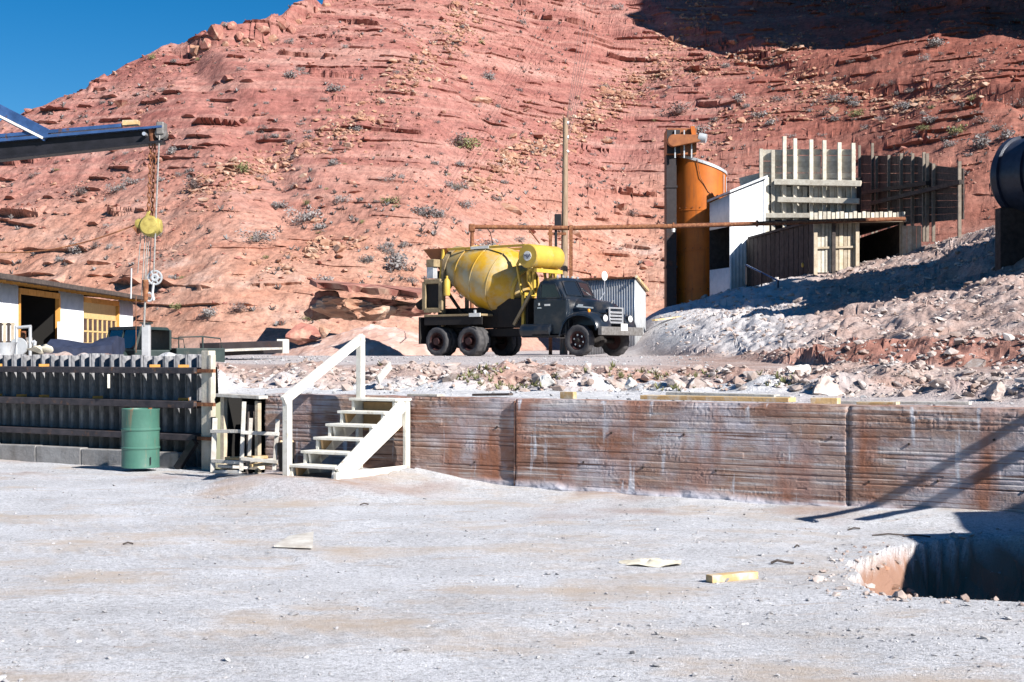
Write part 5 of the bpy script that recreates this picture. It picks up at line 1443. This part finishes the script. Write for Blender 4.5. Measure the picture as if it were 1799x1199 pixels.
for px, y0 in ((1514, 256), (1537, 252), (1544, 275), (1566, 273), (1588, 270), (1608, 270), (1628, 268), (1634, 270), (1645, 288), (1691, 284)):
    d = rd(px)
    MB().bar((RX - .12, d, rz(px, 425)), (RX - .12, d, rz(px, y0)), .12, .12).build('post', M['timber_shaded'], rw)
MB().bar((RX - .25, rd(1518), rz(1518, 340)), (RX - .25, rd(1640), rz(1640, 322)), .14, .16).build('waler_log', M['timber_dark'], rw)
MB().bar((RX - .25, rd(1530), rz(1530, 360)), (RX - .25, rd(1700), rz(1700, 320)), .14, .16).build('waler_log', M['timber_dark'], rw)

# ------------------------------------------------------------------ low timber bunker shed
bs_ = empty('timber_bunker', (0, 0, 0), 0, 'low plank bunker shed with dark side wall and open bay under the pipe', 'shed')
D2 = 57.0
def bz(py, d=D2): return EYE + (HY - py) / F * d
x0_, x1_ = G(1431, D2, 0).x, G(1310, 67.0, 0).x
n = 15
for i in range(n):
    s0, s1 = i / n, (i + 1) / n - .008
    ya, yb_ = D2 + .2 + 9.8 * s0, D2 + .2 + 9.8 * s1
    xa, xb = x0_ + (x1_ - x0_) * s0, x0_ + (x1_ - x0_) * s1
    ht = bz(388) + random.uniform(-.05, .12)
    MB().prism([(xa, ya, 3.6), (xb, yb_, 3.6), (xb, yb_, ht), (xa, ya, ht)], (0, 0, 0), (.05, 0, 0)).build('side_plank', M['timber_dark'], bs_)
def fp(px0, px1, py0, py1, n, name, m='timber', d=D2, jag=0.0, gap=.012):
    for i in range(n):
        a_, b_ = G(px0 + (px1 - px0) * i / n, d, 0).x, G(px0 + (px1 - px0) * (i + 1) / n, d, 0).x
        MB().box(a_ + gap, b_ - gap, d + random.uniform(-.02, .02), d + .06, bz(py1, d), bz(py0 - random.uniform(0, jag), d)).build(name, M[m], bs_)
fp(1436, 1463, 391, 479, 4, 'front_plank', 'timber_grey'); fp(1466, 1505, 390, 476, 5, 'front_plank', 'timber')
fp(1585, 1619, 397, 452, 4, 'front_plank', 'timber', D2 - .3)
for px in (1432.5, 1464.5, 1506, 1584):
    MB().bar(G(px, D2 - .1, bz(484)), G(px, D2 - .1, bz(386)), .14, .14).build('post', M['timber_dark'] if px == 1464.5 else M['timber'], bs_)
MB().bar(G(1436, D2 - .05, bz(436)), G(1505, D2 - .05, bz(434)), .05, .08).build('mid_rail', M['timber'], bs_)
fp(1422, 1591, 374, 390, 22, 'fascia_board', 'timber_grey', D2 - .35, 3.0, .02)
MB().bar(G(1420, D2 - .45, bz(392)), G(1592, D2 - .45, bz(388.5)), .18, .14).build('fascia_beam', M['timber'], bs_)
MB().prism([(x0_ - .1, D2 - .3, bz(391)), (G(1592, D2, 0).x, D2 - .3, bz(391)), (G(1592, D2, 0).x, D2 + 7.5, bz(391) + .1), (x1_, D2 + 9.5, bz(391) + .1)], (0, 0, 0), (0, 0, .10)).build('roof', M['timber_dark'], bs_)
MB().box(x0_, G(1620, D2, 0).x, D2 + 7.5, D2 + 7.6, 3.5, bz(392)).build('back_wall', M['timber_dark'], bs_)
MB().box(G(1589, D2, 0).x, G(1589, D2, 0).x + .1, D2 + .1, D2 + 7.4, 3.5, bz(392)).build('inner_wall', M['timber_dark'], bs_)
c = P(1415, 466, 57.8)
o = MB().lathe([(.02, -.04), (.09, -.03), (.10, .02), (.03, .05)], tuple(c + Vector((-.12, 0, 0))), 'x', 14).build('yellow_disc', M['yellow_clean'], bs_, True)
hr = empty('hand_railing', (0, 0, 0), 0, 'dark pipe handrail sloping down before the bunker side wall', 'railing')
MB().path([P(1311, 466, 58.5), P(1368, 494, 56.0)], .035, 6).build('rail', M['steel_blue'], hr)
for px, py, d in ((1311, 466, 58.5), (1338, 479, 57.2), (1367, 493.5, 56.0)):
    MB().bar(P(px, py, d), P(px, py + 34, d), .05, .05).build('rail_post', M['steel_dark'], hr)

# ------------------------------------------------------------------ ribbed tank at the right edge and added shadow casters beyond the frame
tc_ = P(1782, 314, 45.0); tax = Vector((.50, -.866, .0))
rt = empty('ribbed_tank', (0, 0, 0), 0, 'dark blue ribbed tank end at the right edge above the embankment', 'tank')
def trg(s, r, n=40):
    c = tc_ + tax * s; sd_ = Vector((tax.y, -tax.x, 0)); return [c + sd_ * (r * math.cos(2*math.pi*i/n)) + Vector((0, 0, 1)) * (r * math.sin(2*math.pi*i/n)) for i in range(n)]
MB().loft([trg(-.2, .3), trg(-.15, .8), trg(0, 1.12), trg(.1, 1.2), trg(4.5, 1.2), trg(4.6, .9)]).build('shell', M['tank'], rt, True)
for s in (.3, 1.2, 2.1, 3.0, 3.9):
    MB().loft([trg(s - .12, 1.20), trg(s - .10, 1.29), trg(s + .10, 1.29), trg(s + .12, 1.20)], cap=False).build('rib', M['tank'], rt, True)
for s in (.6, 3.6):
    q = tc_ + tax * s
    MB().box(q.x - 1.0, q.x + 1.0, q.y - .25, q.y + .25, 3.0, q.z - 1.0).build('saddle', M['timber_dark'], rt)
# unseen tower right of the picture, added to shade the embankment
ht_ = empty('shade_tower', (20.1, 40.2, 3.0), math.radians(46), 'added dark tower, unseen, casting shade from right of the ribbed tank', 'hopper')
for xa, xb, zt in ((-5.3, .2, 7.6), (.25, 5.3, 13.6)):
    xm = (xa + xb) / 2
    MB().loft([[(xa, -2, zt), (xb, -2, zt), (xb, 2, zt), (xa, 2, zt)], [(xa, -2, 6.0), (xb, -2, 6.0), (xb, 2, 6.0), (xa, 2, 6.0)], [(xm - .8, -.6, 3.0), (xm + .8, -.6, 3.0), (xm + .8, .6, 3.0), (xm - .8, .6, 3.0)]]).build('hopper', M['tank'], ht_)
for x in (-5.2, 0, 5.2):
    for y in (-1.9, 1.9):
        MB().bar((x, y, -3), (x, y, 7.4 if x < 1 else 13.0), .3, .3).build('leg', M['steel_dark'], ht_)
for y in (-1.9, 1.9):
    for z in (1.0, 3.6): MB().bar((-5.2, y, z), (5.2, y, z), .2, .2).build('girt', M['steel_dark'], ht_)
for k in range(10):
    MB().box(-5.3 + k * 1.06 + .01, -4.24 + k * 1.06 - .01, 2.08, 2.13, -1.5, 6.2).build('side_sheet', M['tank'], ht_)

# unseen trailer shape with booms, added to shade the trench and wall
hv = empty('shade_trailer', (7.35, 8.6, 0), 0, 'added unseen trailer block with twin booms shading trench and wall', 'trailer')
MB().box(-1.15, 1.3, -2.7, 2.15, .28, 2.35).build('body', M['tank'], hv, bevel=.04)
MB().box(.2, 1.3, 1.2, 2.4, 2.36, 3.0).build('shade_block', M['tank'], hv, bevel=.03)  # extra box added to throw shade onto the wall foot
for x in (-.95, 1.1):
    for y in (-1.4, 1.2):
        MB().lathe([(.1, -.1), (.36, -.1), (.40, -.06), (.40, .06), (.36, .1), (.1, .1)], (x, y, .40), 'x', 24).build('wheel', M['tyre'], hv, True)
MB().bar((.1, -2.7, .5), (.1, -4.2, .35), .14, .14).build('drawbar', M['steel_dark'], hv)
tip = Vector((4.74 - 7.35, 12.46 - 8.6, 1.68)); rootb = Vector((9.4 - 7.35, 11.42 - 8.6, 4.09))
MB().bar(tip, rootb, .07, .07).build('boom', M['steel_dark'], hv)
MB().bar(tip + Vector((.56, -.12, .0)), rootb + Vector((.0, -.12, -.28)), .08, .08).build('boom', M['steel_dark'], hv)
MB().bar(tip + Vector((-.05, .0, -.12)), tip + Vector((.12, 0, .05)), .10, .10).build('boom_tip', M['steel_dark'], hv)
MB().bar(tip, tip + Vector((-.14, 0, -.22)), .03, .03).build('hook', M['rust'], hv)
MB().bar((1.75, 2.75, 0), (1.75, 2.75, 4.2), .16, .16).build('boom_mast', M['steel_dark'], hv)
MB().bar((1.2, 1.9, .5), (1.8, 2.8, .5), .12, .12).build('outrigger', M['steel_dark'], hv)

# ------------------------------------------------------------------ overhanging ledge rock and other boulders
def rock_obj(name, c, sx, sy, sz, rz, m, base, label, cat='rock', grp=None, seed=0):
    b, f = base
    V = b * np.array([sx, sy, sz]); V = V + .06 * min(sx, sz) * np.random.default_rng(seed).standard_normal(V.shape) * (1 if len(b) < 100 else .5)
    o = link(bpy.data.objects.new(name, npmesh(name, V, f, M[m]))); o.location = c; o.rotation_euler = (0, 0, rz)
    return tag(o, label, cat, grp)
lr = empty('ledge_rock', (0, 0, 0), 0, 'big undercut red rock ledge with a pale pedestal left of the truck', 'rock')
def slab(poly, thick, name, m, seed, d0):
    """poly: (px, depth) outline; top sheet with noisy lip"""
    r = random.Random(seed); topv = []; botv = []
    for (px, d, pyt) in poly:
        p = P(px, pyt, d); topv.append(p + Vector((0, 0, r.uniform(-.04, .04)))); botv.append(p + Vector((r.uniform(-.08, .08), .12 + r.uniform(0, .1), -thick * r.uniform(.7, 1.2))))
    nn = len(poly); mb = MB(); cen_t = sum(topv, Vector()) / nn + Vector((0, .2, .12)); cen_b = sum(botv, Vector()) / nn
    vs = topv + botv + [cen_t, cen_b]
    fs = [(i, (i+1) % nn, nn + (i+1) % nn, nn + i) for i in range(nn)] + [((i+1) % nn, i, 2*nn) for i in range(nn)] + [(nn + i, nn + (i+1) % nn, 2*nn+1) for i in range(nn)]
    mb.add(vs, fs); return mb.build(name, M[m], lr)
front = [(556 + i * 13.5, 56.5 + .5 * math.sin(i * 1.3) + i * .05, 496 + i * 1.45 + 1.2 * math.sin(i * 2.1)) for i in range(15)]
back = [(px, 63.5, 492 + (px - 556) * .08) for px in (748, 700, 650, 600, 545)]
slab(front + back, .22, 'cap_slab', 'rock_red', 3, 57)
b, f = RB3[1]
def craggy(V, a, s):
    n_ = V / (np.linalg.norm(V, axis=1, keepdims=True) + 1e-6)
    k = fbm(V[:, 0] * s + V[:, 1], V[:, 2] * s * 2.2, 4, 140) + .5 * fbm(V[:, 1] * s, V[:, 2] * s * 4, 2, 141)
    return V + n_ * (a * k)[:, None]
bF, f = rock_base(77, 4, .8)
V = bF * np.array([1.7, 1.2, 1.1]); V[:, 2] = np.clip(V[:, 2], -.95, .62); V = craggy(V, .34, 1.5)
o = link(bpy.data.objects.new('pedestal', npmesh('pedestal', V, f, M['rock_tan'], False)), lr); o.location = P(632, 543, 57.9)
V = craggy(bF * np.array([2.2, 1.3, .9]), .3, 1.3)
o = link(bpy.data.objects.new('inner_rock', npmesh('inner_rock', V, f, M['rock_red'], False)), lr); o.location = P(700, 540, 61.8)
b, f = RB3[2]
o = link(bpy.data.objects.new('inner_rock', npmesh('inner_rock', craggy(b * np.array([.9, 1.0, .9]), .2, 2), f, M['rock_red'], False)), lr); o.location = P(570, 540, 61.5)
# dirt heap in front of the ledge rock
hc = P(648, 618, 54.0); nh = 70
hx, hyy = np.meshgrid(np.linspace(-1, 1, nh), np.linspace(-1, 1, nh))
hr_ = np.hypot(hx, hyy) + .16 * fbm(hx * 2.2, hyy * 2.2, 3, 120)
hz = 1.35 * np.clip(1 - hr_, 0, 1) ** .75 * (1 + .25 * hx) + .22 * fbm(hx * 5, hyy * 5, 4, 121) * np.clip(1.2 - hr_, 0, 1) + .08 * np.abs(vn(hx * 22, hyy * 22, 122))
hv_ = np.stack([hc.x + hx * 4.0, hc.y + hyy * 2.6, 1.5 + hz - .25 * ss(.85, 1.1, hr_)], -1).reshape(-1, 3)
o = link(bpy.data.objects.new('dirt_heap', npmesh('dirt_heap', hv_, grid_faces(nh, nh), M['rock_tan'])))
M['heap'] = mat('pink_dirt', (.48, .33, .28), (.40, .24, .19), 1.6, .95, .7, 8, c3=(.52, .42, .38), s3=1.2)
o.data.materials[0] = M['heap']
tag(o, 'low heap of pinkish dirt between the steps handrail and the truck', 'dirt heap')
rock_obj('boulder', P(527, 585, 53.5), .75, .55, .55, .3, 'rock_red', RB3[0], 'dark red broken boulder left of the dirt heap, behind the handrail', 'boulder', None, 4)
rock_obj('boulder', P(570, 583, 53.0), .30, .30, .42, .9, 'rock_tan', RB2[2], 'small upright stone on the dirt heap left slope', 'boulder', None, 5)
# boulders of the bank above the wall
wb = P(1397, 650, 22.5)
rock_obj('white_boulder', wb, .235, .20, .17, .5, 'limestone', RB3[3], 'big bright white boulder on the bank above the wall', 'boulder', None, 6)
rock_obj('white_boulder', P(960, 666, 21.0), .15, .12, .17, .2, 'limestone', RB2[3], 'upright whitish boulder on the bank below the truck', 'boulder', None, 7)
rock_obj('white_boulder', P(1110, 672, 21.2), .17, .10, .12, 1.2, 'limestone', RB2[1], 'small whitish boulder on the bank right of the upright one', 'boulder', None, 8)
rock_obj('boulder', P(1448, 681, 19.4), .30, .24, .25, .3, 'rock_grey', RB3[0], 'large brown boulder on the bank behind the orange block', 'boulder', None, 9)
rock_obj('boulder', P(1755, 690, 16.9), .19, .16, .16, 1.0, 'rock_grey', RB3[2], 'grey-brown boulder nearest the right edge, close behind the wall', 'boulder', None, 10)
rr = random.Random(5)
done = 0
while done < 46:
    px = rr.choice([rr.uniform(720, 1790), rr.uniform(1180, 1790)]); 
    j = int(np.argmin(np.abs(pxc - px))); i0 = np.where((TD[:, j] > toe[0, j] - .1) & (TD[:, j] < (cut[0, j] if px > 1400 else top[0, j]) + .1))[0]
    if not len(i0): continue
    i = int(rr.choice(list(i0))); s = min(.24, .05 + rr.expovariate(14))
    b, f = RB2[rr.randrange(6)]
    if done < 6:
        pass
    key = 'bankrock%d' % rr.randrange(6)
    me_ = bpy.data.meshes.get(key) or npmesh(key, b, f, M['rock_grey'])
    o = link(bpy.data.objects.new('boulder', me_)); o.scale = (s * rr.uniform(.8, 1.3), s * rr.uniform(.8, 1.2), s * rr.uniform(.7, 1.1)); o.rotation_euler = (rr.uniform(-.4, .4), rr.uniform(-.4, .4), rr.uniform(0, 6))
    o.location = (TX[i, j], TY[i, j], TZ[i, j] + s * .15)
    tag(o, ('large' if s > .14 else 'middling' if s > .08 else 'small') + ' grey-brown boulder in the bank ' + ('right of the steps' if px < 900 else 'below the truck cab' if px < 1130 else 'behind the long boards' if px < 1400 else 'behind the orange block' if px < 1560 else 'towards the right edge'), 'boulder', 'boulders in the bank'); done += 1
# rim blocks along the skyline and boulders on the slope
rim_spec = [(350, 68), (364, 62), (378, 58), (395, 52), (408, 55), (420, 50), (434, 54), (448, 52), (462, 56), (478, 55), (494, 56), (510, 52), (524, 46), (545, 40), (556, 33), (575, 16), (590, 8), (603, 2), (612, -2)]
for k, (px, py) in enumerate(rim_spec):
    j = int(np.argmin(np.abs(pxc - px))); i = max(int(np.argmin(TPY[:, j])) - 7 - k % 4, 0)
    p = Vector((TX[i, j], TY[i, j], TZ[i, j]))
    s = rr.uniform(.28, .62)
    b, f = RB2[k % 6]; key = 'rimrock%d' % (k % 6)
    V = np.clip(b * 1.7, -.75, .75)
    me_ = bpy.data.meshes.get(key) or npmesh(key, V, f, M['rock_tan'] if k % 3 == 0 else M['rock_red'])
    o = link(bpy.data.objects.new('rim_block', me_)); o.scale = (s * rr.uniform(1.0, 1.5), s, s * rr.uniform(.9, 1.35)); o.rotation_euler = (0, rr.uniform(-.1, .1), rr.uniform(0, 3)); o.location = p + Vector((0, 0, s * .3))
    tag(o, ORD[sorted(q_[0] for q_ in rim_spec).index(px)] + ' rock from the left along the broken skyline rim', 'rock', 'rim blocks on the skyline')
for k in range(70):
    px, py = rr.uniform(20, 1780), rr.uniform(20, 430)
    if py > 330 and px > 1150: continue
    p = on_hill(px, py, 62)
    if p.y > 190: continue
    s = .22 + rr.expovariate(5.5); s = min(s, .8)
    b, f = RB2[k % 6]; key = 'hillrock%d' % (k % 6)
    me_ = bpy.data.meshes.get(key) or npmesh(key, b, f, M['rock_tan'] if k % 2 else M['rock_red'])
    o = link(bpy.data.objects.new('boulder', me_)); o.scale = (s * rr.uniform(.9, 1.5), s, s * rr.uniform(.6, .95)); o.rotation_euler = (rr.uniform(-.3, .3), rr.uniform(-.3, .3), rr.uniform(0, 6)); o.location = p + Vector((0, 0, s * .2))
    tag(o, ('large ' if s > .5 else 'middling ' if s > .32 else 'small ') + ('tan' if k % 2 else 'red') + ' boulder ' + region(px, py), 'boulder', 'boulders on the hillside')

# ------------------------------------------------------------------ desert shrubs
def shrub_mat(name, c1, c2):
    return mat(name, c1, c2, 7, .9, 0, 10, rand=.25)
M['sage'] = shrub_mat('grey_sage', (.31, .295, .29), (.20, .185, .18))
M['greenbush'] = shrub_mat('green_brush', (.27, .27, .12), (.16, .165, .075))
M['twig'] = shrub_mat('dry_twigs', (.27, .215, .205), (.17, .125, .115))
def shrub_mesh(key, m, seed, nleaf=420, twigs=26, leaf=.085):
    r = np.random.default_rng(seed); V = []; Fc = []
    lob = r.normal(0, .42, (7, 3)); lob[:, 2] = np.abs(lob[:, 2]) * .5 + .28
    for k in range(nleaf):
        c = lob[r.integers(7)] + r.normal(0, .20, 3); c[2] = abs(c[2])
        if np.hypot(c[0], c[1]) > 1.1 or c[2] > .95: continue
        a = r.normal(0, 1, 3); a /= np.linalg.norm(a); b = np.cross(a, r.normal(0, 1, 3)); b /= np.linalg.norm(b) + 1e-6
        s = leaf * r.uniform(.5, 1.3); o = len(V)
        V += [c - a * s * 1.3 - b * s * .3, c + b * s * .55, c + a * s * 1.3, c - b * s * .5]; Fc.append((o, o+1, o+2, o+3))
    for k in range(twigs):
        d = r.normal(0, 1, 3); d[2] = abs(d[2]) + .5; d = d / np.linalg.norm(d) * r.uniform(.5, 1.0)
        e = np.cross(d, [0, 0, 1.0]); e = e / (np.linalg.norm(e) + 1e-6) * .016; o = len(V)
        V += [-e, e, d + e * .3, d - e * .3]; Fc.append((o, o+1, o+2, o+3))
    return npmesh(key, np.array(V), np.array(Fc), m)
SH = [shrub_mesh('shrub_a', M['sage'], 1), shrub_mesh('shrub_b', M['sage'], 2, 300, 50), shrub_mesh('shrub_c', M['greenbush'], 3, 380, 20), shrub_mesh('shrub_d', M['twig'], 4, 200, 90, .07), shrub_mesh('shrub_e', M['sage'], 5, 340, 40, .07)]
def shrub(p, s, k, label, grp=None, sz=None):
    o = link(bpy.data.objects.new('desert_shrub', SH[k])); o.location = p; o.scale = (s, s, sz or s * rr.uniform(.65, 1.0)); o.rotation_euler = (0, 0, rr.uniform(0, 6.28))
    return tag(o, label, 'shrub', grp)
shrub(on_hill(1190, 207, 62), 2.0, 3, 'widest purplish-grey twiggy shrub on the slope left above the silo', sz=1.2)
shrub(on_hill(365, 556, 50) + Vector((0, 0, -.05)), .62, 0, 'round grey shrub at the hill foot right of the field truck')
shrub(on_hill(313, 545, 50), .42, 2, 'yellow-green round shrub at the hill foot, left of the grey one')
shrub(on_hill(542, 566, 50), .5, 2, 'green bush growing below the undercut ledge rock')
shrub(on_hill(810, 262, 62), 1.15, 3, 'brown twiggy shrub on mid slope left of the utility pole')
shrub(on_hill(340, 335, 62), 1.0, 3, 'brown shrub on mid slope just right of the hoist chain')
shrub(on_hill(1640, 85, 62), 1.2, 0, 'pale grey shrub at the edge of the great black shadow')
spots = []
cl = [(200, 460, 60, 26, 10), (520, 320, 90, 40, 14), (640, 390, 110, 30, 16), (850, 320, 70, 50, 14), (820, 390, 60, 26, 8), (1110, 330, 60, 60, 12), (420, 250, 120, 40, 16), (90, 290, 70, 60, 12), (180, 330, 60, 50, 8),
      (760, 190, 120, 50, 14), (1230, 160, 80, 40, 12), (1330, 170, 90, 40, 12), (1560, 170, 90, 50, 22), (1680, 150, 80, 70, 18), (1700, 240, 60, 50, 14), (1480, 200, 60, 30, 8), (600, 120, 160, 60, 14), (980, 120, 140, 70, 12), (330, 150, 120, 40, 12), (230, 500, 60, 20, 6), (470, 470, 70, 40, 8), (680, 460, 60, 40, 8)]
for cx, cy, sx, sy, n in cl:
    for _ in range(n):
        px, py = rr.gauss(cx, sx), rr.gauss(cy, sy)
        if not (5 < px < 1795 and 8 < py < 560): continue
        if px > 1150 and py > 300: continue
        if px < 240 and py > 470: continue
        p = on_hill(px, py, 62)
        if p.y > 185: continue
        s = min(1.1, .24 + rr.expovariate(4.6)); kk = rr.choice([0, 0, 1, 1, 4, 4, 2, 3])
        shrub(p + Vector((0, 0, -.06)), s, kk, ('large ' if s > .75 else 'middling ' if s > .5 else 'small ') + ['grey leafy', 'grey twiggy', 'olive green', 'brown twiggy', 'pale grey'][kk] + ' shrub ' + region(px, py), 'desert shrubs on the hillside')
# small tufts, too many to count
tp = pick(on_h * (.2 + ss(.05, .4, fbm(TX / 9, TY / 9, 3, 99))), 1500)
V = []; Fc = []
for p in tp:
    s = rng.uniform(.10, .26)
    for k in range(9):
        a = rng.uniform(0, 6.28); d = np.array([math.cos(a) * .8, math.sin(a) * .8, rng.uniform(.4, 1.2)]) * s; e = np.array([-math.sin(a), math.cos(a), 0]) * s * .22; o = len(V)
        V += [p - e, p + e, p + d + e * .6, p + d - e * .6]; Fc.append((o, o+1, o+2, o+3))
o = link(bpy.data.objects.new('dry_tufts', npmesh('tufts', np.array(V), np.array(Fc), M['sage']))); o['kind'] = 'stuff'; tag(o, 'small dry grey tufts dotted over the hillside', 'tufts')
wp_ = pick(bank * (TPX > 650) * (TPX < 1500) * ss(0, .2, fbm(TX / 1.2, TY / 1.2, 2, 98)), 130)
V = []; Fc = []
for p in wp_:
    s = rng.uniform(.04, .10)
    for k in range(10):
        a = rng.uniform(0, 6.28); d = np.array([math.cos(a) * .7, math.sin(a) * .7, rng.uniform(.3, 1.2)]) * s; e = np.array([-math.sin(a), math.cos(a), 0]) * s * .16; o = len(V)
        V += [p - e, p + e, p + d + e * .4, p + d - e * .4]; Fc.append((o, o+1, o+2, o+3))
o = link(bpy.data.objects.new('dry_weeds', npmesh('weeds', np.array(V), np.array(Fc), M['greenbush']))); o['kind'] = 'stuff'; tag(o, 'sparse yellowish weeds along the bank above the wall', 'weeds')

# ------------------------------------------------------------------ litter on the yard
def yz(x, y):
    j = int(np.argmin(np.abs(us - x / y))); i = int(np.argmin(np.abs(YY[:, j] - y))); return float(YZ[i, j])
def on_yard(px, py):
    d = EYE * F / (py - HY); v = G(px, d, 0); v.z = yz(v.x, v.y); return v
a_, b_ = on_yard(1247, 1021), on_yard(1328, 1014)
o = MB().bar(a_ + Vector((0, .04, .028)), b_ + Vector((0, .04, .028)), .085, .055).build('timber_offcut', M['fresh_lumber'], None, bevel=.004); tag(o, 'short square timber offcut on the ground near the trench', 'timber')
q = [on_yard(481, 966), on_yard(549, 968), on_yard(551, 948), on_yard(508, 952)]
mb = MB(); qq = [v + Vector((0, 0, h)) for v, h in zip(q, (.012, .012, .045, .035))]
mb.prism(qq, (0, 0, 0), (0, 0, .014)); o = mb.build('plywood_scrap', M['grey_lumber'], None); tag(o, 'pale triangular plywood scrap lying on the yard, left', 'plywood')
rings = []
c = on_yard(1143, 989); nn = 18
mb = MB(); R0 = []
for k in range(6):
    s = k / 5; rr_ = 1 - s
    rings.append([(c.x + .245 * rr_ * math.cos(6.2832*i/nn) * (1 + .14 * math.sin(i * 2.4)), c.y + .17 * rr_ * math.sin(6.2832*i/nn), c.z + .006 + .024 * (1 - rr_ ** 2) + .012 * math.sin(i * 1.7 + k)) for i in range(nn)])
o = mb.loft(rings).build('empty_sack', M['paper'], None, True); tag(o, 'flattened pale paper sack lying on the yard', 'sack')
a_ = on_yard(1368, 990)
o = MB().path([a_ + Vector((-.06, .01, .012)), a_ + Vector((-.01, 0, .035)), a_ + Vector((.05, .01, .02)), a_ + Vector((.12, 0, .012))], .011, 6).build('twisted_root', M['timber_dark'], None); tag(o, 'dark twisted root on the yard left of the trench', 'root')
for k, (px, py, L_, an) in enumerate(((1560, 940, .3, .1), (1610, 942, .26, -.4), (640, 890, .10, .4), (1500, 930, .22, .9), (225, 960, .09, .2), (1400, 962, .08, 1.0))):
    a_ = on_yard(px, py); d = Vector((math.cos(an), math.sin(an) * .6, 0)) * L_ / 2
    o = MB().path([a_ - d + Vector((0, 0, .008)), a_ + Vector((0, 0, .022)), a_ + d + Vector((0, 0, .01))], .008, 5).build('dry_stick', M['timber_dark'], None)
    tag(o, ['dry stick lying just left of the trench mouth', 'dry stick nearest the wall by the trench', 'tiny stick on the open yard right of the steps', 'dry stick below the right wall joint', 'tiny stick on the yard before the drum', 'tiny stick left of the long sticks by the wall'][k], 'stick', 'sticks on the yard')
